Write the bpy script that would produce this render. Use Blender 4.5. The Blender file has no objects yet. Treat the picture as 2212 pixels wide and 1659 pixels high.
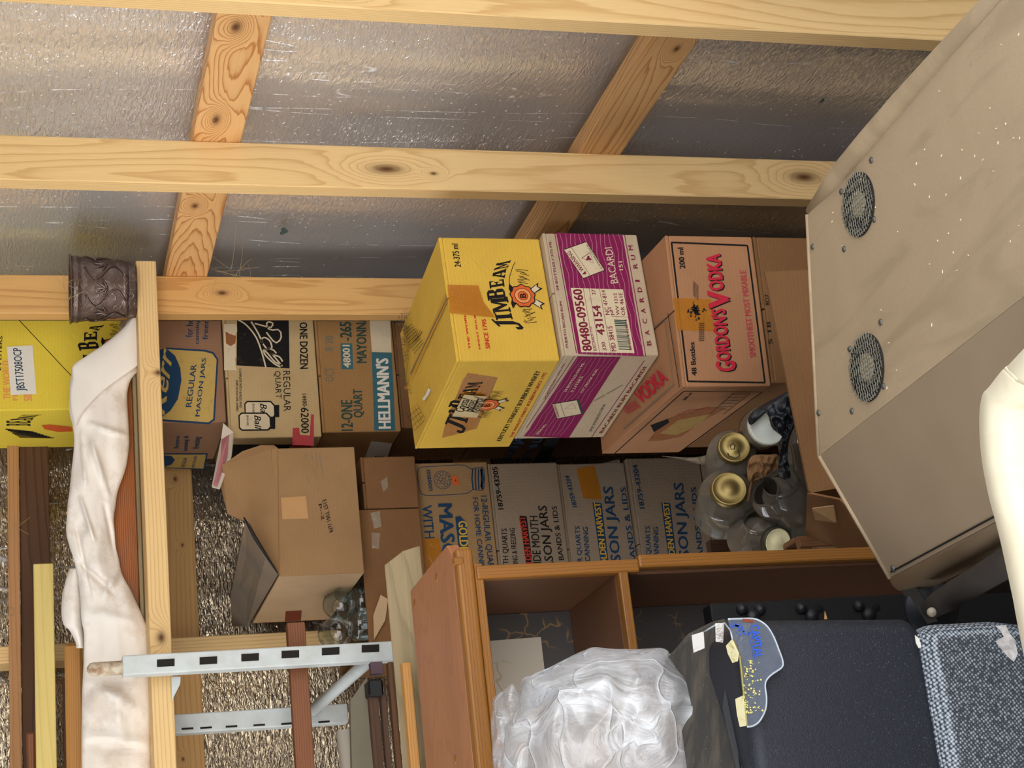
import bpy, bmesh, math, random
from mathutils import Vector, Matrix, noise
random.seed(7)
V = Vector
sc = bpy.context.scene
COL = sc.collection

# ------------------------------------------------------------------ camera
F_PX, YAW, PIT, ROLL = 3646.66, 0.355729, 0.288957, 0.00936986
CAM = V((0, 0, 2.0))
_f = V((math.sin(YAW)*math.cos(PIT), math.cos(YAW)*math.cos(PIT), -math.sin(PIT)))
_r = V((math.cos(YAW), -math.sin(YAW), 0))
_d = _f.cross(_r)
_c, _s = math.cos(ROLL), math.sin(ROLL)
R2 = _c*_r + _s*_d
D2 = -_s*_r + _c*_d
cam = bpy.data.cameras.new('camera')
co = bpy.data.objects.new('camera', cam)
COL.objects.link(co)
# the phone was held on its side: camera x points down in the world, camera y to the right
co.matrix_world = Matrix((( D2.x, R2.x, -_f.x, CAM.x), (D2.y, R2.y, -_f.y, CAM.y), (D2.z, R2.z, -_f.z, CAM.z), (0, 0, 0, 1)))
cam.sensor_fit = 'HORIZONTAL'
cam.sensor_width = 36.0
cam.lens = F_PX/2212*36.0
cam.clip_start = 0.05
cam.clip_end = 200
sc.camera = co

# ------------------------------------------------------------------ world, sun, exposure
wd = bpy.data.worlds.new('sky'); sc.world = wd
wd.use_nodes = True
nt = wd.node_tree; nt.nodes.clear()
wo = nt.nodes.new('ShaderNodeOutputWorld'); bg = nt.nodes.new('ShaderNodeBackground')
tc = nt.nodes.new('ShaderNodeTexCoord'); sx = nt.nodes.new('ShaderNodeSeparateXYZ')
rp = nt.nodes.new('ShaderNodeValToRGB')
rp.color_ramp.elements[0].position = 0.0; rp.color_ramp.elements[0].color = (1.0, 0.96, 0.90, 1)
rp.color_ramp.elements[1].position = 1.0; rp.color_ramp.elements[1].color = (0.62, 0.78, 1.0, 1)
nt.links.new(tc.outputs['Generated'], sx.inputs[0]); nt.links.new(sx.outputs['Z'], rp.inputs[0])
nt.links.new(rp.outputs[0], bg.inputs[0]); bg.inputs[1].default_value = 2.7
nt.links.new(bg.outputs[0], wo.inputs[0])
sun = bpy.data.lights.new('sun', 'SUN'); sun.energy = 0.45; sun.angle = math.radians(60); sun.color = (1, 0.95, 0.88)
so = bpy.data.objects.new('sun', sun); COL.objects.link(so)
so.rotation_euler = (V((0.45, 0.75, -0.55))).to_track_quat('-Z', 'Y').to_euler()
sc.view_settings.view_transform = 'Standard'
sc.view_settings.look = 'None'
sc.view_settings.gamma = 1.0
sc.view_settings.use_curve_mapping = False
sc.view_settings.exposure = 0.68

# ------------------------------------------------------------------ measuring: a ray through a photo pixel met with a real plane
def ray(x, y):
    return R2*((1659-y-829.5)/F_PX) + D2*((x-1106)/F_PX) + _f
def P(x, y, D): return CAM + ray(x, y)*D
def hit(x, y, ax, val):
    w = ray(x, y); return CAM + w*((val-CAM[ax])/w[ax])
def HX(x, y, v): return hit(x, y, 0, v)
def HY(x, y, v): return hit(x, y, 1, v)
def HZ(x, y, v): return hit(x, y, 2, v)
def hitp(x, y, o, n):
    w = ray(x, y); return CAM + w*((o-CAM).dot(n)/w.dot(n))

# ------------------------------------------------------------------ objects
MW = {}
def reg(o, parent, M):
    COL.objects.link(o)
    MW[o] = M
    if parent is not None:
        o.parent = parent
        o.matrix_local = MW[parent].inverted() @ M
    else:
        o.matrix_world = M
    return o
def tag(o, label, cat, group=None, kind=None):
    o['label'] = label
    if cat: o['category'] = cat
    if group: o['group'] = group
    if kind: o['kind'] = kind
    return o
def thing(name, label, cat, loc=(0, 0, 0), group=None):
    o = bpy.data.objects.new(name, None); o.empty_display_size = 0.05
    reg(o, None, Matrix.Translation(V(loc)))
    return tag(o, label, cat, group)
def mk(name, vs, fs, mat, parent=None, smooth=False, M=None, bevel=0, seg=2, solid=0, sub=0, shell=None):
    """vs are world points; M is the local frame of the object"""
    vs = [V(v) for v in vs]
    if M is None:
        c = V((0, 0, 0))
        for v in vs: c += v
        c /= max(1, len(vs))
        c.z = min(v.z for v in vs)
        M = Matrix.Translation(c)
    Mi = M.inverted()
    me = bpy.data.meshes.new(name)
    me.from_pydata([Mi @ v for v in vs], [], fs)
    me.materials.append(mat)
    bm = bmesh.new(); bm.from_mesh(me); bmesh.ops.recalc_face_normals(bm, faces=bm.faces)
    if smooth:
        for f in bm.faces: f.smooth = True
    bm.to_mesh(me); bm.free()
    o = bpy.data.objects.new(name, me)
    reg(o, parent, M)
    if solid:
        m = o.modifiers.new('thick', 'SOLIDIFY'); m.thickness = solid; m.offset = 0
    if sub:
        m = o.modifiers.new('sub', 'SUBSURF'); m.levels = sub; m.render_levels = sub
    if bevel:
        m = o.modifiers.new('bevel', 'BEVEL'); m.width = bevel; m.segments = seg; m.limit_method = 'ANGLE'
    return o
BF = [(0, 3, 2, 1), (4, 5, 6, 7), (0, 1, 5, 4), (1, 2, 6, 5), (2, 3, 7, 6), (3, 0, 4, 7)]
def frame(O, ex, ey):
    x = ex.normalized(); y = (ey - x*ey.dot(x)).normalized(); z = x.cross(y)
    return Matrix(((x.x, y.x, z.x, O.x), (x.y, y.y, z.y, O.y), (x.z, y.z, z.z, O.z), (0, 0, 0, 1)))
def box3(name, O, ex, ey, ez, mat, parent=None, bevel=0.001, seg=1):
    O, ex, ey, ez = V(O), V(ex), V(ey), V(ez)
    vs = [O, O+ex, O+ex+ey, O+ey]
    vs = vs + [v+ez for v in vs]
    return mk(name, vs, BF, mat, parent, M=frame(O, ex, ey), bevel=bevel, seg=seg)
def abox(name, x0, x1, y0, y1, z0, z1, mat, parent=None, bevel=0.001, seg=1, long='x'):
    O = V((x0, y0, z0)); a = V((x1-x0, 0, 0)); b = V((0, y1-y0, 0)); c = V((0, 0, z1-z0))
    if long == 'x': return box3(name, O, a, b, c, mat, parent, bevel, seg)
    if long == 'y': return box3(name, O, b, c, a, mat, parent, bevel, seg)
    return box3(name, O, c, a, b, mat, parent, bevel, seg)
def tube(name, pts, rad, mat, parent=None, n=10, closed=False, caps=True):
    pts = [V(p) for p in pts]; vs = []; fs = []
    if not isinstance(rad, (list, tuple)): rad = [rad]*len(pts)
    up = V((0.13, 0.21, 0.97))
    for i, p in enumerate(pts):
        a = pts[max(0, i-1)]; b = pts[min(len(pts)-1, i+1)]
        t = (b-a).normalized(); u = t.cross(up)
        if u.length < 0.05: u = t.cross(V((1, 0, 0)))
        u.normalize(); w = t.cross(u)
        for k in range(n):
            an = 2*math.pi*k/n
            vs.append(p+(u*math.cos(an)+w*math.sin(an))*rad[i])
    for i in range(len(pts)-1):
        for k in range(n):
            fs.append((i*n+k, i*n+(k+1) % n, (i+1)*n+(k+1) % n, (i+1)*n+k))
    if caps:
        fs.append(tuple(range(n))[::-1]); fs.append(tuple(range((len(pts)-1)*n, len(pts)*n)))
    M = frame(pts[0], pts[-1]-pts[0] if (pts[-1]-pts[0]).length > 1e-4 else V((1, 0, 0)), up) if abs((pts[-1]-pts[0]).normalized().dot(up)) < .98 else Matrix.Translation(pts[0])
    return mk(name, vs, fs, mat, parent, smooth=True, M=M)
def lathe(name, base, prof, mat, parent=None, n=28, axis=V((0, 0, 1)), closed=False):
    """prof: (radius, height) pairs"""
    base = V(base); axis = V(axis).normalized()
    u = axis.orthogonal().normalized(); w = axis.cross(u)
    vs = []; fs = []
    for r, h in prof:
        for k in range(n):
            an = 2*math.pi*k/n
            vs.append(base + axis*h + (u*math.cos(an)+w*math.sin(an))*r)
    m = len(prof)
    for i in range(m-1):
        for k in range(n):
            fs.append((i*n+k, i*n+(k+1) % n, (i+1)*n+(k+1) % n, (i+1)*n+k))
    if closed:
        fs.append(tuple(range(n))[::-1]); fs.append(tuple(range((m-1)*n, m*n)))
    return mk(name, vs, fs, mat, parent, smooth=True, M=Matrix.Translation(base))
def prism(name, pts, off, mat, parent=None, bevel=0, M=None):
    """polygon pts (world) swept by off"""
    n = len(pts); off = V(off)
    vs = [V(p) for p in pts] + [V(p)+off for p in pts]
    fs = [tuple(range(n))[::-1], tuple(range(n, 2*n))] + [(i, (i+1) % n, n+(i+1) % n, n+i) for i in range(n)]
    return mk(name, vs, fs, mat, parent, bevel=bevel, M=M)
def smoothpts(pts, n, closed=False):
    """Catmull-Rom through pts"""
    out = []; m = len(pts); segs = m if closed else m-1
    for j in range(n):
        t = j/(n if closed else n-1)*segs; i = min(int(t), segs-1); f = t-i
        g = lambda k: pts[k % m] if closed else pts[max(0, min(m-1, k))]
        p0, p1, p2, p3 = g(i-1), g(i), g(i+1), g(i+2)
        out.append(tuple(0.5*((2*p1[k])+(-p0[k]+p2[k])*f+(2*p0[k]-5*p1[k]+4*p2[k]-p3[k])*f*f+(-p0[k]+3*p1[k]-3*p2[k]+p3[k])*f**3) for k in range(len(p1))))
    return out

# ------------------------------------------------------------------ materials
def hexc(h):
    h = h.lstrip('#'); c = [int(h[i:i+2], 16)/255 for i in (0, 2, 4)]
    return tuple((x/12.92 if x <= .04045 else ((x+.055)/1.055)**2.4) for x in c)+(1,)
class N:
    def __init__(s, name):
        s.m = bpy.data.materials.new(name); s.m.use_nodes = True; s.t = s.m.node_tree; s.t.nodes.clear()
        s.out = s.t.nodes.new('ShaderNodeOutputMaterial')
    def n(s, k, **kw):
        x = s.t.nodes.new('ShaderNode'+k)
        for a, b in kw.items(): setattr(x, a, b)
        return x
    def put(s, sock, v):
        if isinstance(v, bpy.types.NodeSocket): s.t.links.new(v, sock)
        else: sock.default_value = v
    def math(s, op, a, b=0.0, c=0.0):
        x = s.n('Math', operation=op); s.put(x.inputs[0], a); s.put(x.inputs[1], b); s.put(x.inputs[2], c); return x.outputs[0]
    def coord(s, scale=(1, 1, 1), rnd=True, kind='Object'):
        t = s.n('TexCoord'); o = t.outputs[kind]
        if rnd:
            oi = s.n('ObjectInfo'); a = s.n('VectorMath', operation='ADD'); s.put(a.inputs[0], o)
            mm = s.n('VectorMath', operation='SCALE'); s.put(mm.inputs[0], (3.1, 5.7, 4.3)); s.put(mm.inputs['Scale'], oi.outputs['Random'])
            s.put(a.inputs[1], mm.outputs[0]); o = a.outputs[0]
        mp = s.n('VectorMath', operation='MULTIPLY'); s.put(mp.inputs[0], o); mp.inputs[1].default_value = scale
        return mp.outputs[0]
    def noise(s, vec, scale, detail=2, rough=.5, dist=0.0):
        x = s.n('TexNoise'); s.put(x.inputs['Vector'], vec); x.inputs['Scale'].default_value = scale
        x.inputs['Detail'].default_value = detail; x.inputs['Roughness'].default_value = rough; x.inputs['Distortion'].default_value = dist
        return x.outputs['Fac']
    def vor(s, vec, scale, feature='F1', rnd=1.0):
        x = s.n('TexVoronoi', feature=feature); s.put(x.inputs['Vector'], vec); x.inputs['Scale'].default_value = scale; x.inputs['Randomness'].default_value = rnd
        return x.outputs['Distance']
    def ramp(s, fac, stops, interp='LINEAR'):
        x = s.n('ValToRGB'); s.put(x.inputs[0], fac); e = x.color_ramp.elements; x.color_ramp.interpolation = interp
        e[0].position, e[0].color = stops[0][0], stops[0][1]; e[1].position, e[1].color = stops[-1][0], stops[-1][1]
        for p, c in stops[1:-1]:
            k = e.new(p); k.color = c
        return x.outputs[0]
    def mix(s, fac, a, b, blend='MIX'):
        x = s.n('Mix', data_type='RGBA', blend_type=blend); s.put(x.inputs[0], fac); s.put(x.inputs[6], a); s.put(x.inputs[7], b); return x.outputs[2]
    def bump(s, h, strength, dist=0.002, normal=None):
        x = s.n('Bump'); s.put(x.inputs['Height'], h); x.inputs['Strength'].default_value = strength; x.inputs['Distance'].default_value = dist
        if normal is not None: s.put(x.inputs['Normal'], normal)
        return x.outputs[0]
    def bsdf(s, color, rough=.6, metal=0.0, normal=None, **kw):
        x = s.n('BsdfPrincipled'); s.put(x.inputs['Base Color'], color); s.put(x.inputs['Roughness'], rough); s.put(x.inputs['Metallic'], metal)
        if normal is not None: s.put(x.inputs['Normal'], normal)
        for k, v in kw.items(): s.put(x.inputs[k], v)
        return x.outputs[0]
    def end(s, sh):
        s.t.links.new(sh, s.out.inputs['Surface']); return s.m
W1 = (1, 1, 1, 1); K0 = (0, 0, 0, 1)
def g(v): return (v, v, v, 1)
def dim(c, k): return (c[0]*k, c[1]*k, c[2]*k, 1)

def wood(name, light, dark, rings=9.0, knots=(), rough=.6, lin=(0, 25, 8), cath=5.0, line=.5, stain=.25, sl=.9, fine=.25):
    """plain-sawn grain running along local x; knots: (x, y, rx, ry) on the local x-y face"""
    s = N(name); a, b = hexc(light), hexc(dark)
    v0 = s.coord(rnd=True); raw = s.coord(rnd=False)
    sp = s.n('SeparateXYZ'); s.put(sp.inputs[0], raw)
    st = s.n('VectorMath', operation='MULTIPLY'); s.put(st.inputs[0], v0); st.inputs[1].default_value = (sl, 9, 9)
    f = s.math('MULTIPLY', s.noise(st.outputs[0], 1.0, 1.0, .4, 0.0), cath)
    st2 = s.n('VectorMath', operation='MULTIPLY'); s.put(st2.inputs[0], v0); st2.inputs[1].default_value = (5, 60, 60)
    f = s.math('ADD', f, s.math('MULTIPLY', s.noise(st2.outputs[0], 1.0, 2.0), .16))
    l = s.math('ADD', s.math('MULTIPLY', sp.outputs[1], lin[1]/rings), s.math('MULTIPLY', sp.outputs[2], lin[2]/rings))
    f = s.math('ADD', f, l)
    core = None
    for kx, ky, rx, ry in knots:
        dx = s.math('DIVIDE', s.math('SUBTRACT', sp.outputs[0], kx), rx); dy = s.math('DIVIDE', s.math('SUBTRACT', sp.outputs[1], ky), ry)
        d2 = s.math('ADD', s.math('MULTIPLY', dx, dx), s.math('MULTIPLY', dy, dy))
        e = s.math('POWER', 2.718, s.math('MULTIPLY', d2, -.35)); f = s.math('ADD', f, s.math('MULTIPLY', e, 1.1))
        c = s.math('POWER', 2.718, s.math('MULTIPLY', d2, -2.5)); core = c if core is None else s.math('MAXIMUM', core, c)
    fr = s.math('FRACT', s.math('MULTIPLY', f, rings))
    band = s.ramp(fr, [(0, g(.05)), (.45, g(.06)), (.72, g(.3)), (.88, g(1)), (.94, g(1)), (1, g(.05))])
    fib = s.noise(s.coord((10, 500, 500)), 1.0, 2.0)
    col = s.mix(s.math('MULTIPLY', band, line), a, b)
    col = s.mix(s.math('MULTIPLY', s.math('SUBTRACT', fib, .35), fine), col, dim(b, .8))
    blot = s.ramp(s.noise(s.coord((1.5, 10, 10)), 1.0, 3.0), [(.42, g(0)), (.75, g(1))])
    col = s.mix(s.math('MULTIPLY', blot, stain), col, dim(b, .75))
    if core is not None:
        col = s.mix(core, col, hexc('#5a3416'))
    nm = s.bump(s.math('ADD', s.math('MULTIPLY', band, -.5), fib), .25, .0012)
    return s.end(s.bsdf(col, rough, normal=nm, **{'Specular IOR Level': .3}))

def card(name, base, dark=None, blot=.35, corr=.25, rough=.85, lines='z'):
    s = N(name); a = hexc(base); b = hexc(dark) if dark else dim(a, .62)
    v = s.coord()
    n1 = s.ramp(s.noise(v, 7.0, 4.0, .6), [(.35, g(0)), (.72, g(1))])
    n2 = s.noise(v, 350.0, 2.0, .6)
    wv = s.n('TexWave', bands_direction={'x': 'X', 'y': 'Y', 'z': 'Z'}[lines]); s.put(wv.inputs['Vector'], s.coord(rnd=False)); wv.inputs['Scale'].default_value = 42; wv.inputs['Distortion'].default_value = .6
    col = s.mix(s.math('MULTIPLY', n1, blot), a, b)
    col = s.mix(s.math('MULTIPLY', s.math('SUBTRACT', n2, .3), .3), col, dim(b, .8))
    col = s.mix(s.math('MULTIPLY', wv.outputs['Fac'], .06), col, dim(b, .8))
    sp = s.ramp(s.vor(v, 60.0), [(.0, g(1)), (.035, g(.8)), (.06, g(0))])
    col = s.mix(s.math('MULTIPLY', sp, s.math('MULTIPLY', n1, .5)), col, dim(b, .45))
    cr = s.noise(v, 14.0, 3.0, .6, 1.2)
    nm = s.bump(s.math('ADD', s.math('MULTIPLY', wv.outputs['Fac'], corr*.4), s.math('ADD', s.math('MULTIPLY', cr, 2.2), s.math('MULTIPLY', n2, .25))), .5, .0022)
    return s.end(s.bsdf(col, rough, normal=nm, **{'Specular IOR Level': .25}))

def plain(name, base, rough=.6, metal=0.0, blot=.2, sc_=20.0, bump=.1, spec=.4, dark=None, **kw):
    s = N(name); a = hexc(base); b = hexc(dark) if dark else dim(a, .6)
    v = s.coord(); n1 = s.ramp(s.noise(v, sc_, 4.0, .6), [(.35, g(0)), (.7, g(1))])
    col = s.mix(s.math('MULTIPLY', n1, blot), a, b)
    nm = s.bump(s.noise(v, sc_*6, 3.0), bump, .001)
    return s.end(s.bsdf(col, rough, metal, nm, **{'Specular IOR Level': spec}, **kw))

def ink(name, base, wear=.35):
    s = N(name); v = s.coord(); a = hexc(base)
    w = s.ramp(s.noise(v, 55.0, 4.0, .7), [(.56, g(0)), (.70, g(1))])
    tr = s.n('BsdfTransparent')
    b = s.bsdf(s.mix(s.math('MULTIPLY', s.noise(v, 300.0, 2.0), .3), a, dim(a, .7)), .75, **{'Specular IOR Level': .15})
    mx = s.n('MixShader'); s.put(mx.inputs[0], s.math('MULTIPLY', w, wear)); s.put(mx.inputs[1], b); s.put(mx.inputs[2], tr.outputs[0])
    return s.end(mx.outputs[0])

def film(name, base, opac=.35, rough=.2, blot=.5, gloss=.12, trans=.4):
    """thin plastic: partly see-through, partly milky, with a gloss"""
    s = N(name); v = s.coord(); a = hexc(base)
    tr = s.n('BsdfTransparent'); tl = s.n('BsdfTranslucent'); s.put(tl.inputs[0], a); df = s.n('BsdfDiffuse'); s.put(df.inputs[0], a)
    gl = s.n('BsdfGlossy'); gl.inputs['Roughness'].default_value = rough
    n1 = s.ramp(s.noise(v, 9.0, 5.0, .65, .6), [(.3, g(0)), (.7, g(1))])
    nm = s.bump(s.noise(v, 45.0, 4.0, .6, 1.0), .5, .003)
    s.put(gl.inputs['Normal'], nm); s.put(df.inputs['Normal'], nm)
    m1 = s.n('MixShader'); m1.inputs[0].default_value = trans; s.put(m1.inputs[1], df.outputs[0]); s.put(m1.inputs[2], tl.outputs[0])
    m2 = s.n('MixShader'); s.put(m2.inputs[0], s.math('ADD', opac, s.math('MULTIPLY', s.math('SUBTRACT', n1, .5), blot*opac))); s.put(m2.inputs[1], tr.outputs[0]); s.put(m2.inputs[2], m1.outputs[0])
    fr = s.n('Fresnel'); fr.inputs[0].default_value = 1.45
    m3 = s.n('MixShader'); s.put(m3.inputs[0], s.math('ADD', gloss*.3, s.math('MULTIPLY', fr.outputs[0], gloss*3))); s.put(m3.inputs[1], m2.outputs[0]); s.put(m3.inputs[2], gl.outputs[0])
    return s.end(m3.outputs[0])

def foil(name, ca='#f2f3f6', cb='#d3c8b6', df0=.26):
    s = N(name); v = s.coord(rnd=False)
    # local x runs along the wall, local y up: fine leathery wrinkles drawn out along the wall, small blister dots, a few long creases
    def sc(x, y, z): 
        q = s.n('VectorMath', operation='MULTIPLY'); s.put(q.inputs[0], v); q.inputs[1].default_value = (x, y, z); return q.outputs[0]
    w1 = s.noise(sc(48, 170, 60), 1.0, 1.5, .5, .8)
    w1 = s.math('ADD', s.math('MULTIPLY', s.math('ABSOLUTE', s.math('SUBTRACT', w1, .5)), 1.6), s.math('MULTIPLY', w1, .5))
    w2 = s.vor(sc(55, 170, 60), 1.0, 'SMOOTH_F1')
    dots = s.ramp(s.vor(v, 42.0, 'F1', .5), [(0, g(1)), (.07, g(.9)), (.10, g(0))])
    big = s.noise(sc(6, .55, 5), 1.0, 2.0, .5, .3)
    cr = s.ramp(s.math('ABSOLUTE', s.math('SUBTRACT', s.math('FRACT', s.math('MULTIPLY', big, 3.0)), .5)), [(0, g(1)), (.012, g(0)), (1, g(0))])
    cr = s.math('MULTIPLY', cr, s.ramp(s.noise(sc(4, 14, 3), 1.0, 4.0, .7), [(.48, g(0)), (.58, g(1))]))
    h = s.math('ADD', s.math('ADD', s.math('MULTIPLY', w1, .9), s.math('MULTIPLY', w2, .7)), s.math('MULTIPLY', dots, .6))
    h = s.math('ADD', h, s.math('MULTIPLY', cr, .5))
    nm = s.bump(h, 1.0, .0026)
    nm = s.bump(s.noise(sc(9, 2.5, 5), 1.0, 1.0, .4), .35, .03, nm)
    dirt = s.ramp(s.noise(v, 2.2, 4.0), [(.4, g(0)), (.8, g(1))])
    col = s.mix(s.math('MULTIPLY', dirt, .3), hexc(ca), hexc(cb))
    spark = s.math('MULTIPLY', s.math('MAXIMUM', dots, cr), .55)  # glints on dots and creases, painted in as pale diffuse
    a_ = s.bsdf(col, .22, 1.0, nm)
    d_ = s.n('BsdfDiffuse'); s.put(d_.inputs[0], hexc('#eef2f8')); m_ = s.n('MixShader'); s.put(m_.inputs[0], s.math('ADD', df0, spark)); s.put(m_.inputs[1], a_); s.put(m_.inputs[2], d_.outputs[0])
    return s.end(m_.outputs[0])

M_pine = wood('pine_lumber', '#e6c48e', '#b98a50', 5.0, lin=(0, 8, 90), cath=3.2, line=.5, stain=.08)
M_pineB = wood('pine_lumber_orange', '#dcae72', '#a8682f', 3.0, lin=(0, 8, 90), cath=3.4, line=.75, stain=.15)
M_pineS = wood('pine_straight', '#e6c48c', '#b98a4c', 4.0, lin=(0, 120, 120), cath=1.2, line=.55, stain=.06)
M_cedar = wood('cedar_stick', '#8c5a3c', '#5c3420', 4.0, lin=(0, 200, 200), cath=1.2, line=.6, stain=.3)
M_oak = wood('oak_board', '#a5602a', '#522509', 7.0, lin=(0, 300, 200), cath=1.2, line=.85, stain=.3, rough=.4)
M_oaktan = wood('oak_stick', '#bf8a4c', '#80501f', 6.0, lin=(0, 250, 200), cath=1.0, line=.5, stain=.2)
M_darkwood = wood('dark_stained_wood', '#65432a', '#33200f', 3.0, lin=(0, 60, 60), cath=3, line=.6, stain=.7)
M_brownwood = wood('brown_lath', '#bb8a5c', '#865732', 4.0, lin=(0, 100, 100), cath=2, line=.4, stain=.2)
M_yellowwood = wood('yellow_board', '#e0cb7e', '#b09145', 2.5, lin=(0, 30, 60), cath=2.0, line=.25, stain=.25)
M_grey_wood = wood('weathered_wood', '#9f8d6c', '#63523a', 6.0, lin=(0, 40, 40), cath=2.6, line=.3, stain=.45, rough=.85)
M_walnut = wood('case_oak', '#8e5c26', '#54350f', 6.0, lin=(0, 220, 200), cath=1.3, line=.45, stain=.3, rough=.38)
M_case_in = wood('case_inside', '#6e4a33', '#452a1a', 5.0, lin=(0, 160, 160), cath=1.2, line=.4, stain=.3, rough=.5)
M_casetop = wood('case_top_plywood', '#a86e48', '#82492c', 3.0, lin=(0, 20, 20), cath=4.0, line=.3, stain=.35, rough=.42, sl=3.0)
M_redbrown = wood('red_brown_wood', '#5a4030', '#2e1a10', 3.0, lin=(0, 60, 60), cath=2, line=.4, stain=.5)

M_card = card('kraft_cardboard', '#a5835a')
M_card2 = card('pale_cardboard', '#c9a983')
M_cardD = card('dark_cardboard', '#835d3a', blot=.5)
M_cardG = card('grey_cardboard', '#988570', blot=.3, lines='x')
M_cardI = card('inner_cardboard', '#8d7355', blot=.6)
M_cardY = card('yellow_cardboard', '#dcb347', '#b48b34', blot=.3)
M_cardYL = card('bright_yellow_cardboard', '#e8cf48', '#c4ab38', blot=.15)
M_cardBac = card('cream_cardboard', '#c2ae92', '#9c8467', blot=.35)
M_cardGor = card('tan_carton', '#b07f5a', '#8a5f3f', blot=.35)
M_cardKerr = card('rosy_carton', '#997357', '#785742', blot=.35, lines='x')
M_cardBall = card('cream_carton', '#c6ab7c', '#9d8258', blot=.35)
M_cardHel = card('hellmann_carton', '#a67e4e', '#835c34', blot=.3)
I_black = ink('black_ink', '#1c1a1a', .25)
I_blue = ink('navy_ink', '#22405e', .3)
I_teal = ink('teal_ink', '#3d6a72', .2)
I_green = ink('green_black_ink', '#2f4a44', .3)
I_red = ink('red_ink', '#c33a2a', .3)
I_orange = ink('orange_ink', '#d9642f', .15)
I_orangeL = ink('light_orange_ink', '#ea9a5a', .1)
I_amber = ink('amber_tape', '#d39a38', .1)
I_ochre = ink('ochre_ink', '#a88850', .3)
I_maroon = ink('maroon_ink', '#84204f', .12)
I_maroonD = ink('dark_maroon_ink', '#7a2038', .25)
I_pink = ink('pink_line_ink', '#c07a92', .3)
I_white = ink('white_ink', '#e8dfd0', .15)
I_cream = ink('cream_ink', '#d9c7a6', .15)
I_gold = ink('gold_ink', '#d8ab3a', .2)
I_tan = ink('tan_ink', '#c2a35c', .2)
I_pinkred = ink('crimson_ink', '#c02a3c', .25)
I_redfade = ink('faded_red_ink', '#b5454a', .4)
I_greyink = ink('grey_ink', '#77705f', .5)
I_brown = ink('brown_ink', '#7d3a26', .4)
I_card = ink('card_tone_ink', '#c2906a', .1)
M_tape = film('brown_tape', '#c47c1a', .85, .25, .3, .1, .2)
M_tapeclear = film('clear_tape', '#cfc6b4', .35, .15, .6, .25, .2)
I_sub = ink('faint_brown_ink', '#95603c', .5)
M_label = plain('paper_label', '#e6e2d8', .8, blot=.15)
M_patch = plain('kraft_tape', '#b98c58', .6, blot=.25)
M_tornlabel = plain('note_tape', '#cdb585', .7, blot=.3)
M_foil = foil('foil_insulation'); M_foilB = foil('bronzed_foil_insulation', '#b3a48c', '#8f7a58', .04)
M_metal = plain('white_painted_steel', '#ccd4d6', .5, blot=.35, sc_=25, dark='#a39f92', spec=.5)
M_rust = plain('rusty_tip', '#d8d0bb', .6, .0, blot=.9, sc_=60, dark='#8a5a30')
M_slot = plain('slot_dark', '#1b1510', .8)
M_black = plain('black_metal', '#101114', .45, blot=.3, spec=.4)
M_rubber = plain('black_rubber', '#15161a', .5, blot=.2, sc_=40)
M_screw = plain('dark_screw', '#5d5b55', .4, .6)
M_pinlight = plain('bare_cotton', '#efe9df', .9, blot=.25, sc_=9, dark='#d8c0a0', bump=.5)
M_soot = plain('outside_siding', '#7d7d78', .5, .4)

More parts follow.
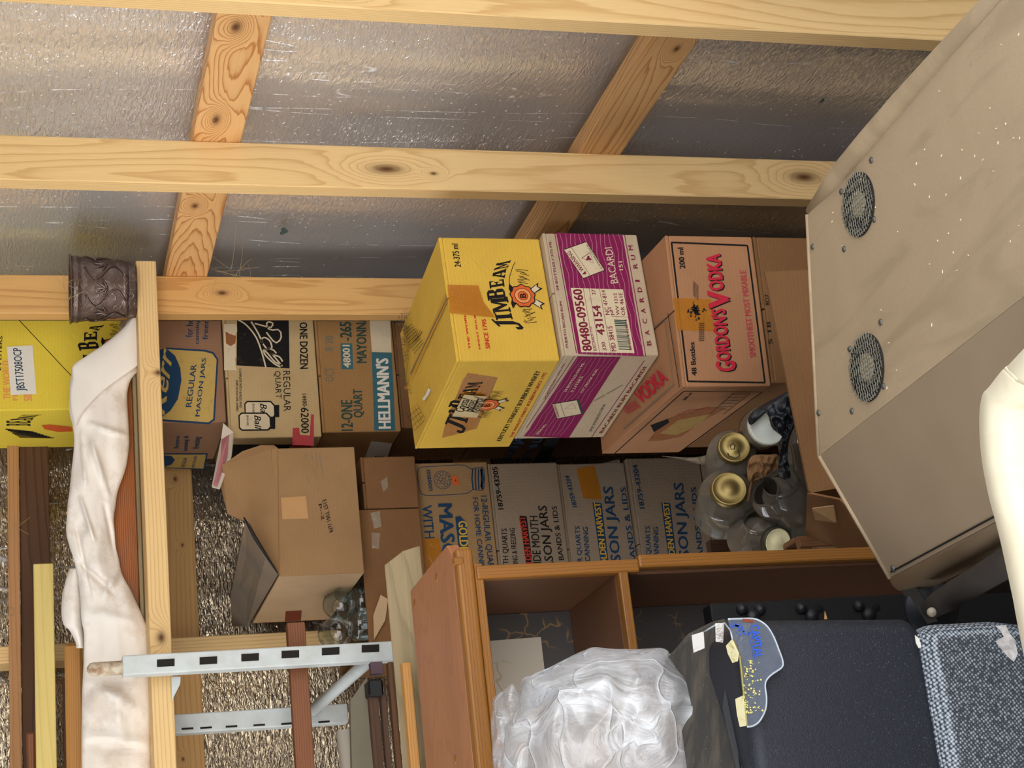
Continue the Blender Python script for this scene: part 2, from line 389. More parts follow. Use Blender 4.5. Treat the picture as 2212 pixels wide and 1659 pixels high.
# ------------------------------------------------------------------ lettering on faces
class Face:
    """a flat face: origin, right vector, up vector, outward normal; print is laid on it in real metres"""
    def __init__(s, O, ex, ey, parent, eps=.0006):
        s.O, s.ex, s.ey = V(O), V(ex), V(ey); s.n = s.ex.cross(s.ey).normalized(); s.parent = parent; s.layer = 0; s.eps = eps; s.acc = {}; s.grp = None; s.cnt = 0
        xx, xy, yy = s.ex.dot(s.ex), s.ex.dot(s.ey), s.ey.dot(s.ey); s.g = (xx, xy, yy, xx*yy-xy*xy)
    def ab(s, p):
        q = hitp(p[0], p[1], s.O, s.n) - s.O; a, b = q.dot(s.ex), q.dot(s.ey); xx, xy, yy, dt = s.g
        return V(((yy*a-xy*b)/dt, (xx*b-xy*a)/dt))
    def pt(s, a, b, k=0.0): return s.O + s.ex*a + s.ey*b + s.n*(s.eps+s.layer*.00018+k)
    def up(s, k=1): s.layer += k; return s
    def add(s, mat, vs, fs, name='lettering'):
        s.cnt += 1; d = s.acc.setdefault((mat.name, name, s.grp or s.cnt), (mat, [], []))
        o = len(d[1]); d[1].extend(vs); d[2].extend([tuple(i+o for i in f) for f in fs])
    def poly(s, pix, mat, name='print_block', ab=False):
        pts = [V(p) if ab else s.ab(p) for p in pix]
        s.add(mat, [s.pt(p[0], p[1]) for p in pts], [tuple(range(len(pts)))], name)
    def rect(s, p, q, mat, name='print_block', ab=False):
        a, b = (V(p), V(q)) if ab else (s.ab(p), s.ab(q))
        s.poly([(a[0], a[1]), (b[0], a[1]), (b[0], b[1]), (a[0], b[1])], mat, name, ab=True)
    def line(s, pix, w, mat, name='print_line', ab=False, closed=False):
        pts = [V(p) if ab else s.ab(p) for p in pix]; W = [s.pt(p[0], p[1]) for p in pts]
        if closed: W.append(W[0]); W.append(W[1])
        vs = []; fs = []; n = len(W)
        if not isinstance(w, (list, tuple)): w = [w]*n
        for i in range(n):
            t = (W[min(n-1, i+1)]-W[max(0, i-1)])
            if t.length < 1e-7: t = V(s.ex)
            u = s.n.cross(t.normalized())*(w[min(i, len(w)-1)]/2); vs += [W[i]+u, W[i]-u]
        for i in range(n-1): fs.append((2*i, 2*i+1, 2*i+3, 2*i+2))
        s.add(mat, vs, fs, name)
    def frame(s, p, q, w, mat, name='print_line'):
        a, b = s.ab(p), s.ab(q)
        c = [(a[0], a[1]), (b[0], a[1]), (b[0], b[1]), (a[0], b[1])]
        g0 = s.grp; s.grp = s.grp or 'frame%d' % s.cnt
        for i in range(4): s.line([c[i], c[(i+1) % 4]], w, mat, name, ab=True)
        s.grp = g0
    def disc(s, c, r, mat, name='print_block', n=28, sx=1.0, sy=1.0, wob=0.0, wn=9, ab=False):
        c = V(c) if ab else s.ab(c); lx, ly = s.ex.length, s.ey.length
        pts = [(c[0]+r*(1+wob*math.cos(wn*t))*math.cos(t)*sx/lx, c[1]+r*(1+wob*math.cos(wn*t))*math.sin(t)*sy/ly) for t in [2*math.pi*k/n for k in range(n)]]
        s.poly(pts, mat, name, ab=True)
    def text(s, t, BL, TR, mat, bold=.01, TL=None, BR=None, shear=0.0, arch=0.0, taper=0.0, space=1.0, ab=False):
        """text box from the pixel where its baseline starts to the opposite corner"""
        vs2, fs = glyphs(t, bold, space)
        a = V(BL) if ab else s.ab(BL)
        if TL is None:
            c = V(TR) if ab else s.ab(TR); ux = V((c[0]-a[0], 0)); uy = V((0, c[1]-a[1]))
        else:
            f = (lambda p: V(p)) if ab else s.ab
            ux = f(BR)-a; uy = f(TL)-a
        vs = []
        for v2 in vs2:
            x, y = v2[0], v2[1]
            yy = y*(1+taper*(abs(x-.5)*2)**1.5) + arch*(1-(2*x-1)**2)
            q = a + ux*(x+shear*y) + uy*yy
            vs.append(s.pt(q[0], q[1], v2[2] if len(v2) > 2 else 0.0))
        s.add(mat, vs, fs)
    def done(s):
        for (mn, nm, _k), (mat, vs, fs) in s.acc.items():
            me = bpy.data.meshes.new(nm)
            M = Matrix.Translation(s.O); me.from_pydata([v-s.O for v in vs], [], fs); me.materials.append(mat)
            reg(bpy.data.objects.new(nm, me), s.parent, M)
_G = {}
def glyphs(t, bold, space):
    k = (t, bold, space)
    if k in _G: return _G[k]
    cu = bpy.data.curves.new('txt', 'FONT'); cu.body = t; cu.size = 1; cu.offset = 0; cu.resolution_u = 2; cu.space_character = space
    ob = bpy.data.objects.new('txt', cu); COL.objects.link(ob)
    dg = bpy.context.evaluated_depsgraph_get(); me = bpy.data.meshes.new_from_object(ob.evaluated_get(dg))
    vs = [(v.co.x, v.co.y) for v in me.vertices]; fs = [tuple(p.vertices) for p in me.polygons]
    bpy.data.objects.remove(ob); bpy.data.curves.remove(cu); bpy.data.meshes.remove(me)
    x0 = min(v[0] for v in vs); x1 = max(v[0] for v in vs); y0 = min(v[1] for v in vs); y1 = max(v[1] for v in vs)
    if not any(ch in t for ch in 'gjpqyQ,;()'): pass
    vs = [((x-x0)/(x1-x0), (y-y0)/(y1-y0)) for x, y in vs]
    if bold:
        n_ = len(vs); b = bold*1.5; w_ = (x1-x0); h_ = (y1-y0); base = list(vs); bf = list(fs); vs = []; fs = []
        for i, (dx, dy) in enumerate(((-b, -b*.3), (b, -b*.3), (-b, b*.3), (b, b*.3))):
            vs += [(x+dx/w_, y+dy/h_, i*.00004) for x, y in base]; fs += [tuple(j+i*n_ for j in f) for f in bf]
    _G[k] = (vs, fs); return _G[k]

# ------------------------------------------------------------------ the shed: floor, walls, framing, insulation
def struct(o): o['kind'] = 'structure'; return o
M_floor = plain('dusty_concrete', '#6e6254', .9, blot=.5, sc_=5, bump=.3)
M_gravel = plain('gravel', '#857b6b', .95, blot=.5, sc_=30, bump=.6)
M_roof = wood('roof_boards', '#c9a878', '#8a6238', 3.0, lin=(0, 20, 20))
struct(abox('floor', -2.6, 1.75, -1.0, 4.15, -.08, 0, M_floor, bevel=0))
gr = abox('ground', -14, 14, -16, 12, -.2, -.09, M_gravel, bevel=0); struct(gr)
M_liner = plain('foil_liner', '#dfe2e6', .35, .9, blot=.15, sc_=6, bump=.6)
struct(abox('ceiling', -2.6, 1.75, .1, 4.15, 2.95, 3.0, M_liner, bevel=0))
struct(abox('light_wall_left', -2.6, -2.55, .1, 4.15, 0, 1.3, M_liner, bevel=0))  # unseen half-height wall, added to limit low light from the left

def sheet(name, o, ux, uy, un, nx, ny, fn, mat, parent):
    lx, ly = ux.length, uy.length; a, b = ux.normalized(), uy.normalized(); vs = []; fs = []
    for j in range(ny+1):
        for i in range(nx+1):
            s_, t_ = lx*i/nx, ly*j/ny; vs.append(o+a*s_+b*t_+un*fn(s_, t_))
    for j in range(ny):
        for i in range(nx):
            k = j*(nx+1)+i; fs.append((k, k+1, k+nx+2, k+nx+1))
    ob = mk(name, vs, fs, mat, parent, smooth=True, M=frame(o, a, b)); return ob

wr = struct(abox('wall_right', 1.69, 1.74, .9, 4.15, 0, 2.95, M_soot, bevel=0))
Y2 = [1.607, 2.2165, 2.826, 3.4435]
def foilR(s_, t_):
    y = 1.0+s_; b = 0
    k = (y-1.607)/.6105; fr = k-math.floor(k)
    z = t_
    zb = [0, .82, .91, 1.58, 1.67, 2.35, 2.44, 2.95]
    fz = 1.0
    for lo, hi in ((-.4, .82), (.91, 1.58), (1.67, 2.35), (2.44, 3.1)):
        if lo <= z <= hi: fz = min(1, math.sin(math.pi*(z-lo)/(hi-lo))**.5 * 1.0); break
    else: fz = 0
    bulge = (math.sin(math.pi*fr)**2)*.018*fz
    n = noise.noise(V((y*3.2, z*.9, 3.3)))*.016*fz + noise.noise(V((y*9, z*2.2, 7.7)))*.004*fz
    return -bulge*.6 + n + .012
sheet('foil_insulation', V((1.612, 1.0, 0)), V((0, 3.1, 0)), V((0, 0, 2.95)), V((1, 0, 0)), 150, 110, foilR, M_foil, wr)
# studs, each its own timber: local x runs up
kn = {2: [(HY(835, 365, 2.826).z, HY(835, 365, 2.826).x-1.45, .05, .016), (HY(935, 360, 2.826).z, .035, .012, .006), (HY(1740, 400, 2.826).z, .05, .05, .02)],
      1: [(1.5, .03, .03, .01)], 3: [(1.55, .05, .02, .01)], 0: []}
for k, y in enumerate(Y2):
    m = wood('stud_pine_%d' % k, '#e9c68c' if k < 3 else '#dfae6c', '#bd8c50' if k < 3 else '#b27838', [6, 5, 5.4, 6.0][k], knots=kn[k], lin=(0, 30, 200), cath=2.2, line=.5, stain=.05)
    x1 = 1.54
    o = box3('stud', V((1.45, y, 0)), V((0, 0, 2.95)), V((x1-1.45, 0, 0)), V((0, .038, 0)), m, wr, bevel=.002)
M_girt = wood('girt_pine', '#e6b67a', '#b06c34', 8.0, knots=[(HX(500, 260, 1.54).y-1.0, .055, .03, .012), (HX(540, 60, 1.54).y-1.0, .055, .03, .015), (HX(425, 445, 1.54).y-1.0, .06, .02, .012)], lin=(0, 60, 60), cath=3.2, line=.85, stain=.2)
M_girt2 = wood('girt_pine_low', '#d6a972', '#96622f', 8.0, knots=[(HX(1455, 105, 1.54).y-1.0, .03, .02, .01)], lin=(0, 70, 60), cath=2.8, line=.7, stain=.2)
for z, m in ((.82, M_girt2), (1.58, M_girt), (2.35, M_girt)):
    box3('girt', V((1.54, 1.0, z)), V((0, 2.98, 0)), V((0, 0, .09)), V((.038, 0, 0)), m, wr, bevel=.002)
wb = struct(abox('wall_back', -.12, 1.75, 4.10, 4.15, 0, 2.95, M_soot, bevel=0))
abox('wall_below_light_gap', -2.6, -.12, 4.10, 4.15, 0, 1.25, M_soot, wb, bevel=0); abox('wall_above_light_gap', -2.6, -.12, 4.10, 4.15, 2.7, 2.95, M_soot, wb, bevel=0)  # unseen opening between these two, added to brighten the foil
def foilB(s_, t_):
    x = -.12+s_; z = t_; fz = 1.0
    for lo, hi in ((-.4, .82), (.91, 1.58), (1.67, 2.35), (2.44, 3.1)):
        if lo <= z <= hi: fz = math.sin(math.pi*(z-lo)/(hi-lo))**.5; break
    else: fz = 0
    return -(noise.noise(V((x*2.5, z*1.2, 9.1)))*.02*fz + .004*fz)
sheet('foil_insulation', V((-.12, 4.035, 0)), V((1.8, 0, 0)), V((0, 0, 2.95)), V((0, -1, 0)), 70, 90, foilB, M_foilB, wb)
M_girtB = wood('back_girt_pine', '#d2a86e', '#9a6a38', 3.0, knots=[(HY(367, 1035, 3.976).x+.12, .04, .012, .008), (HY(378, 1178, 3.976).x+.12, .03, .008, .006), (HY(395, 1640, 3.976).x+.12, .05, .008, .006)], lin=(0, 60, 60), cath=2.2, line=.4, stain=.2)
for z in (.82, 1.578, 2.35):
    box3('girt', V((-.12, 3.976, z)), V((1.72, 0, 0)), V((0, 0, .09)), V((0, .038, 0)), M_girtB, wb, bevel=.002)
xs = HY(480, 1372, 3.886).x
for i in range(2):
    box3('stud', V((xs-.038-.61*i, 3.886, 0)), V((0, 0, 2.95)), V((.038, 0, 0)), V((0, .09, 0)), M_pineS, wb, bevel=.002)
box3('stud', V((xs-.038+.61, 3.886, 0)), V((0, 0, 2.95)), V((.038, 0, 0)), V((0, .09, 0)), M_pineS, wb, bevel=.002)
# tears in the foil
for (x, y, r) in ((612, 497, .012), (1775, 214, .006)):
    c = HX(x, y, 1.598)
    pts = [c+V((-.004, math.cos(t)*r*1.4, math.sin(t)*r*(.6+.3*math.sin(3*t)))) for t in [k*math.pi/6 for k in range(12)]]
    prism('foil_tear', pts, V((.002, 0, 0)), plain('tear_%d' % x, '#4d6360', .7, blot=.8, sc_=80), wr)

# ------------------------------------------------------------------ the shelf on the studs
sh = thing('wall_shelf', 'timber shelf with a pale pine front rail nailed across the studs', 'shelf', (0.6, 3.36, 1.70))
SY = 3.354
zT, zB = HY(293, 563, SY).z, HY(337, 565, SY).z
xr = HY(315, 563, SY).x
M_shelf = wood('shelf_rail_pine', '#e9c78e', '#c08f50', 4.0, knots=[(HY(338, 805, SY).x+1.9, .005, .012, .012), (HY(333, 1378, SY).x+1.9, .02, .02, .014)], lin=(0, 150, 60), cath=1.4, line=.55, stain=.04)
box3('front_rail', V((-1.9, SY, zB)), V((xr+1.9, 0, 0)), V((0, 0, zT-zB)), V((0, .0885, 0)), M_shelf, sh, bevel=.0025, seg=2)
abox('shelf_board', -1.9, 1.44, 3.446, 3.88, zT-.022, zT-.006, M_grey_wood, sh)
abox('ledger', -1.9, .68, 3.84, 3.884, zB-.03, zT-.023, M_pineS, sh)
ZS = zT

# ------------------------------------------------------------------ cartons
def carton_mesh(root, O, ex, ey, ez, mat, open_=False, flapgap=.003, seamdir='y', inner=None):
    """body with two folded top flaps: O front-left-bottom, ex right, ey back, ez up"""
    O, ex, ey, ez = V(O), V(ex), V(ey), V(ez)
    t = .0035
    if not open_:
        up = ez*(1-2*t/ez.length)
        box3('box_body', O, ex, ey, up, mat, root, bevel=.003, seg=2)
        T = O+up
        k = ez.normalized()*t
        if seamdir == 'x':
            h = ey*.5-ey.normalized()*flapgap*.5
            box3('top_flap', T+ex*.002, ex*.996, h, k*1.6, mat, root, bevel=.001)
            box3('top_flap', T+ex*.002+ey-h, ex*.996, h, k*1.8, mat, root, bevel=.001)
        else:
            h = ex*.5-ex.normalized()*flapgap*.5
            box3('top_flap', T+ey*.002, h, ey*.996, k*1.6, mat, root, bevel=.001)
            box3('top_flap', T+ey*.002+ex-h, h, ey*.996, k*1.8, mat, root, bevel=.001)
    else:
        w = .005; xn, yn = ex.normalized(), ey.normalized()
        box3('side_panel', O, ex, yn*w, ez, mat, root); box3('side_panel', O+ey-yn*w, ex, yn*w, ez, mat, root)
        box3('side_panel', O+yn*w, xn*w, ey-yn*2*w, ez, mat, root); box3('side_panel', O+ex-xn*w+yn*w, xn*w, ey-yn*2*w, ez, mat, root)
        box3('bottom_panel', O+yn*w+xn*w, ex-xn*2*w, ey-yn*2*w, ez.normalized()*w, inner or mat, root)
def faces(root, O, ex, ey, ez):
    O, ex, ey, ez = V(O), V(ex), V(ey), V(ez)
    return Face(O, ex, ez, root), Face(O+ey, -ey, ez, root), Face(O+ez, ex, ey, root, eps=.0014)

def seal(F, c, r):
    """red wax-seal rosette with black ribbon"""
    F.grp = 'seal%d' % F.cnt
    c = F.ab(c); lx, ly = F.ex.length, F.ey.length
    def at(dx, dy): return (c[0]+dx*r/lx, c[1]+dy*r/ly)
    for sgn in (-1, 1):
        F.poly([at(.1*sgn, -.8), at(.75*sgn, -1.9), at(.95*sgn, -1.5), at(1.35*sgn, -1.6), at(.6*sgn, -.6)], I_black, ab=True)
        F.up(); F.poly([at(.2*sgn, -.9), at(.75*sgn, -1.65), at(.92*sgn, -1.38), at(1.15*sgn, -1.42), at(.6*sgn, -.75)], I_cream, ab=True)
        for k in range(9):
            a = .2+.09*k; x = sgn*(1.25+.16*k)
            F.line([at(x, -.65+.25*math.sin(k*2.1)), at(x+.12*sgn, -.2+.35*math.cos(k*1.7)), at(x+.05, .3*math.sin(k))], .0011, I_black, ab=True)
        F.poly([at(.6*sgn, .55), at(1.25*sgn, 1.05), at(.7*sgn, 1.15), at(.25*sgn, 1.0)], I_black, ab=True)
    F.up(); F.disc(c, r*1.12, I_black, wob=.06, ab=True, n=54)
    F.up(); F.disc(c, r*1.02, I_orange, wob=.06, ab=True, n=54)
    F.up(); F.disc(c, r*.74, I_black, ab=True); F.up(); F.disc(c, r*.69, I_orangeL, ab=True)
    F.up(); F.disc(c, r*.46, I_brown, ab=True); F.up(); F.disc(c, r*.40, I_orange, ab=True)
    F.up(); F.text('B', at(-.2, -.27), at(.2, .27), I_black, bold=.02, ab=True); F.grp = None
SL = {'J': [[(.30, 1), (1, 1), (1, .9), (.82, .9), (.82, .18), (.62, 0), (.2, 0), (0, .15), (0, .34), (.22, .34), (.26, .14), (.48, .14), (.5, .25), (.5, .9), (.30, .9)]],
      'I': [[(0, 1), (1, 1), (1, .9), (.78, .9), (.78, .1), (1, .1), (1, 0), (0, 0), (0, .1), (.22, .1), (.22, .9), (0, .9)]],
      'M': [[(0, 1), (.30, 1), (.5, .45), (.70, 1), (1, 1), (1, .9), (.94, .9), (.94, .1), (1, .1), (1, 0), (.62, 0), (.62, .1), (.70, .1), (.70, .68), (.52, .12), (.46, .12), (.2, .72), (.2, .1), (.3, .1), (.3, 0), (0, 0), (0, .1), (.08, .1), (.08, .9), (0, .9)]],
      'B': [[(0, 1), (.7, 1), (.92, .88), (.92, .64), (.76, .53), (.96, .42), (.96, .12), (.74, 0), (0, 0), (0, .1), (.14, .1), (.14, .9), (0, .9)], 'h', [(.42, .88), (.6, .88), (.6, .6), (.42, .6)], [(.42, .46), (.64, .46), (.64, .12), (.42, .12)]],
      'E': [[(0, 1), (.95, 1), (.95, .7), (.85, .7), (.8, .88), (.44, .88), (.44, .57), (.62, .57), (.68, .68), (.76, .68), (.76, .35), (.68, .35), (.62, .46), (.44, .46), (.44, .12), (.8, .12), (.88, .32), (1, .32), (1, 0), (0, 0), (0, .1), (.14, .1), (.14, .9), (0, .9)]],
      'A': [[(.36, 1), (.66, 1), (.92, .1), (1, .1), (1, 0), (.54, 0), (.54, .1), (.62, .1), (.58, .3), (.3, .3), (.26, .1), (.36, .1), (.36, 0), (0, 0), (0, .1), (.08, .1), (.34, .9), (.28, .9)], 'h', [(.43, .78), (.55, .40), (.34, .40)]]}
def slab(F, word, cells, mat, holes, dx=0, dy=0):
    """slab-serif letters; cells gives (BL pixel, TR pixel, skew) for each letter"""
    for ch, (bl, br, tl) in zip(word, cells):
        F.grp = 'slab%d' % F.cnt
        a, ux, uy = F.ab(bl), F.ab(br)-F.ab(bl), F.ab(tl)-F.ab(bl); hole = False
        for pg in SL[ch]:
            if pg == 'h': hole = True; continue
            F.layer += 2 if hole else 0
            F.poly([a+ux*(x+dx)+uy*(y+dy) for x, y in pg], holes if hole else mat, 'lettering', ab=True)
            F.layer -= 2 if hole else 0
        F.grp = None

def solve_box(A, L, Rr, zt, h, Ab=None):
    a = HZ(A[0], A[1], zt); l = HZ(L[0], L[1], zt); r = HZ(Rr[0], Rr[1], zt)
    return a-V((0, 0, h)), r-a, l-a, V((0, 0, h))      # O, ex, ey(back), ez

# --- the yellow carton on top of the right-hand stack
ZJ = P(985, 780, 3.0).z; HJ = .1948
O, ex, ey, ez = solve_box((985, 780), (895, 970), (947, 512), ZJ, HJ)
t = thing('whiskey_carton', 'yellow whiskey carton lettered JIM BEAM on top of the purple and white rum carton', 'box', O, 'cardboard drink cartons stacked by the right wall')
carton_mesh(t, O, ex, ey, ez, M_cardY)
Fr, Le, To = faces(t, O, ex, ey, ez)
Fr.text('24-375 ml', (996, 577), (975, 527), I_black, bold=.015)
for tx, a, b in (('THE WORLD\'S', (1017, 754), (998, 658)), ('FINEST BOURBON', (1038, 754), (1019, 652)), ('SINCE 1795', (1059, 753), (1040, 690))):
    Fr.text(tx, a, b, I_red, bold=.03)
cells = [((1130, 713), (1118, 700), (1085, 704)), ]
def arc_cells(pts): return pts
JB = [((1136, 712), (1112, 690), (1084, 712)), ((1108, 690), (1104, 676), (1072, 692)), ((1104, 674), (1096, 641), (1066, 678)),
      ((1093, 646), (1089, 622), (1054, 650)), ((1090, 619), (1088, 603), (1058, 624)), ((1090, 601), (1094, 580), (1062, 604)), ((1097, 578), (1104, 562), (1066, 585))]
slab(Fr, 'JIMBEAM', [((x[0][0], x[0][1]), x[1], x[2]) for x in JB], I_black, M_cardY)
Fr.line([(1106, 640), (1101, 622), (1100, 600), (1108, 575), (1113, 566)], .0012, I_black)
Fr.up(); seal(Fr, (1129, 640), .0215)
Fr.up(8)
Fr.poly([(966, 617), (1032, 619), (1044, 655), (1069, 687), (970, 677)], M_tape, 'tape')
Fr.done()
Le.text('KENTUCKY STRAIGHT BOURBON WHISKEY', (1082, 952), (1159, 800), I_black, bold=.01, BR=(1168, 801), TL=(1072, 952))
Le.text("THE WORLD'S FINEST BOURBON SINCE 1795", (1107, 944), (1178, 803), I_red, bold=.01, BR=(1181, 805), TL=(1100, 944))
Lc = [((1000, 938), (1010, 917), (958, 921)), ((1008, 914), (1012, 903), (968, 903)), ((1010, 900), (1018, 880), (968, 890)), ((1012, 882), (1020, 866), (968, 878)), ((1020, 864), (1026, 852), (988, 861)), ((1026, 850), (1034, 838), (996, 849)), ((1036, 836), (1044, 824), (1004, 838))]
Le.poly([(955, 945), (962, 912), (1000, 820), (1010, 805), (1075, 815), (1030, 925), (985, 938)], M_tape, 'tape')
Le.up(); slab(Le, 'JIMBEAM', Lc, I_black, M_cardY); Le.up(3)
seal(Le, (1052, 873), .021)
Le.up(8); Le.poly([(976, 895), (1002, 848), (1050, 852), (1030, 898)], M_tornlabel, 'paper_note')
Le.up()
for k, (tx, a, b) in enumerate((('Crystal', (1006, 888), (993, 860)), ('Glasses', (1020, 886), (1006, 862)), ('Rehearsal', (1034, 888), (1020, 858)))): Le.text(tx, a, b, I_black, shear=.2)
Le.done()
To.poly([(962, 636), (890, 812), (886, 826), (880, 830), (874, 838), (880, 842), (968, 650)], I_amber, 'tape')
To.up(); To.line([(967, 645), (888, 808)], .0045, I_greyink, 'seam')
To.grp = 'grid'
for k in range(5):
    To.line([(878+6*k, 888-4*k), (898+5.5*k, 932-7*k)], .001, I_black); 
for k in range(4): To.line([(883+5*k, 900+10*k), (908+4*k, 880+9*k)], .001, I_black)
for k in range(9):
    To.line([(874+5*k, 700+2*k), (884+2*k, 760-3*k)], .0016, I_black)
    To.line([(872+3*k, 716+6*k), (892+3*k, 700+5*k)], .0012, I_black)
To.grp = None; To.poly([(914, 862), (921, 852), (927, 838), (932, 842), (928, 852), (918, 866)], M_label, 'torn_paper')
To.done()
# pine needles and dust drifted on the lid
rs = random.Random(3); vs = []; fs = []
for k in range(260):
    c = HZ(872+abs(rs.gauss(0, 8)), 745+rs.uniform(-70, 105), ZJ+.003); an = rs.uniform(0, 6.28); l = rs.uniform(.006, .02)
    d = V((math.cos(an), math.sin(an), rs.uniform(-.1, .25)))*l; q = V((-math.sin(an), math.cos(an), 0))*.0006; n0 = len(vs)
    c = c+V((0, 0, rs.uniform(0, .012))); vs += [c-q, c+q, c+d+q, c+d-q]; fs.append((n0, n0+1, n0+2, n0+3))
o = mk('dry_plant_litter', vs, fs, plain('dry_litter', '#6a5a38', .9), None); tag(o, 'dry needles and lint lying along the back edge of the yellow carton lid', 'debris', kind='stuff')

# --- purple and white rum carton beneath it
ZB_ = ZJ-HJ; HB = None
a = HZ(1212, 768, ZB_); w = ray(1424, 769); tt = (V((a.x, a.y)).dot(V((w.x, w.y))))/(w.x**2+w.y**2); HB = a.z-(CAM+w*tt).z
lb = HZ(1304, 945, a.z-HB)
O = a-V((0, 0, HB)); ex = HZ(1170, 503, ZB_)-a; ey = V((lb.x, lb.y, a.z-HB))-O; ez = V((0, 0, HB-.001))
t = thing('rum_carton', 'purple and white rum carton lettered BACARDI 151 directly under the yellow carton', 'box', O, 'cardboard drink cartons stacked by the right wall')
carton_mesh(t, O, ex, ey, ez, M_cardBac)
Fr, Le, To = faces(t, O, ex, ey, ez)
def fp(x, y): return (1160+x/3.385, 490+y/3.385)      # pixels measured on a close-up of this carton
Fr.poly([fp(140, 45), fp(625, 62), fp(780, 948), fp(300, 930)], I_maroon); Fr.up()
Fr.line([fp(128, 45), fp(288, 925)], .0015, I_maroon); Fr.line([fp(640, 62), fp(795, 950)], .0015, I_maroon)
Fr.grp = 'waves'
for k in range(13):
    x0 = 165+36*k
    Fr.line([fp(x0+.0+9*math.sin(j*1.9+k)+j*14.2, 50+j*74) for j in range(13) if x0+j*14.2 < 640+j*12 and x0+j*14.2 < 760], .0009, I_pink)
Fr.grp = None; Fr.up()
Fr.poly([fp(245, 448), fp(628, 460), fp(712, 925), fp(322, 918)], I_cream); Fr.up()
Fr.text('80480-09560', fp(402, 905), fp(345, 455), I_maroonD, bold=.02, TL=fp(335, 910), BR=fp(325, 458))
Fr.text('BACARDI 151', fp(437, 908), fp(0, 0), I_maroon, TL=fp(418, 908), BR=fp(398, 735))
Fr.text('330', fp(508, 905), fp(0, 0), I_maroonD, TL=fp(480, 905), BR=fp(496, 845))
Fr.text('43154', fp(498, 790), fp(0, 0), I_maroonD, bold=.02, TL=fp(440, 792), BR=fp(460, 578))
Fr.text('37', fp(430, 500), fp(0, 0), I_maroonD, TL=fp(402, 500), BR=fp(424, 460))
Fr.text('MD 38415', fp(580, 910), fp(0, 0), I_maroonD, TL=fp(545, 912), BR=fp(548, 728))
Fr.text('NC 47-814', fp(530, 645), fp(0, 0), I_maroonD, TL=fp(500, 645), BR=fp(498, 466))
for tx, q in (('NH', (566, 542, 645, 592)), ('WV 1212', (604, 580, 646, 486)), ('OR 461E', (646, 618, 648, 482))):
    Fr.text(tx, fp(q[0], q[2]), fp(0, 0), I_maroonD, TL=fp(q[1], q[2]+2), BR=fp(q[0]-24, q[3]))
for p, q in (((337, 450), (415, 915)), ((380, 450), (455, 918)), ((455, 453), (540, 922)), ((540, 655), (662, 662))): Fr.line([fp(*p), fp(*q)], .0008, I_maroonD)
Fr.grp = 'bars'; rs = random.Random(5); y = 680
while y < 905:
    wbar = rs.choice((3, 5, 8)); sx_ = (y-680)*.16
    Fr.poly([fp(562+sx_, y), fp(652+sx_, y+4), fp(652+sx_+wbar*.16, y+4+wbar), fp(562+sx_+wbar*.16, y+wbar)], I_green, 'barcode'); y += wbar+rs.choice((3, 4, 6))
Fr.grp = None; Fr.text('80480 09595 4', fp(694, 905), fp(0, 0), I_maroonD, TL=fp(676, 905), BR=fp(655, 680))
Fr.text('BACARDI', fp(592, 412), fp(0, 0), I_cream, bold=.0, TL=fp(538, 418), BR=fp(546, 150))
Fr.text('151', fp(628, 318), fp(0, 0), I_cream, TL=fp(600, 320), BR=fp(622, 255))
Fr.text('PUERTO RICAN RUM', fp(228, 885), fp(0, 0), I_maroonD, TL=fp(210, 885), BR=fp(180, 548))
Fr.text('24 BOTTLES / 375 ML.', fp(160, 468), fp(0, 0), I_maroonD, TL=fp(142, 468), BR=fp(100, 98))
for ch, (x, y) in zip('BACARDIRUM', ((836, 868), (824, 792), (806, 708), (794, 632), (782, 552), (768, 478), (752, 402), (736, 305), (720, 242), (702, 172))):
    Fr.text(ch, fp(x, y), fp(0, 0), I_maroonD, bold=.015, TL=fp(x-32, y+1), BR=fp(x-5, y-(10 if ch == 'I' else 33)))
Fr.poly([fp(192, 168), fp(362, 108), fp(497, 320), fp(335, 382)], I_black); Fr.up()
Fr.poly([fp(197, 171), fp(360, 114), fp(490, 318), fp(337, 377)], I_cream); Fr.up()
Fr.line([fp(248, 152), fp(388, 360)], .0008, I_black)
Fr.text('WARNING', fp(345, 318), fp(0, 0), I_maroonD, bold=.01, TL=fp(318, 332), BR=fp(240, 178))
Fr.poly([fp(360, 350), fp(352, 325), fp(326, 350)], I_maroonD)
Fr.text('FLAMMABLE LIQUID', fp(480, 308), fp(0, 0), I_green, TL=fp(466, 314), BR=fp(368, 124))
Fr.line([fp(325, 232), fp(385, 192), fp(412, 268)], .0013, I_maroonD, closed=True); Fr.disc(fp(376, 234), .0045, I_maroonD, wob=.35, wn=3)
Fr.done()
def lp(x, y): return (1160+x/3.385, 490+y/3.385)
Le.poly([lp(296, 945), lp(612, 950), lp(232, 1542), lp(-100, 1530), lp(-60, 1480)], I_maroon); Le.up()
Le.line([lp(275, 942), lp(-80, 1470)], .0015, I_maroon); Le.line([lp(785, 975), lp(395, 1540)], .0016, I_maroon)
Le.grp = 'waves'
for k in range(9):
    Le.line([lp(300+34*k-j*36+7*math.sin(j*2+k), 955+j*52) for j in range(12) if 955+j*52 < 1535], .0008, I_pink)
Le.grp = None; Le.up()
for tx, a_, b_, c_ in (('24-BOTTLES-375 ML', (212, 1205), (192, 1205), (352, 990)), ('9 LITERS', (262, 1205), (242, 1205), (338, 1090)), ('151° PROOF RUM', (332, 1208), (312, 1208), (448, 1040))):
    Le.text(tx, lp(*a_), (0, 0), I_cream, TL=lp(*b_), BR=lp(*c_))
Le.text('SERIAL NO.', lp(5, 1515), (0, 0), I_cream, TL=lp(-15, 1515), BR=lp(75, 1440))
Le.text('24 BOTTLES / 375 ML.', lp(58, 1258), (0, 0), I_maroonD, TL=lp(44, 1258), BR=lp(212, 990))
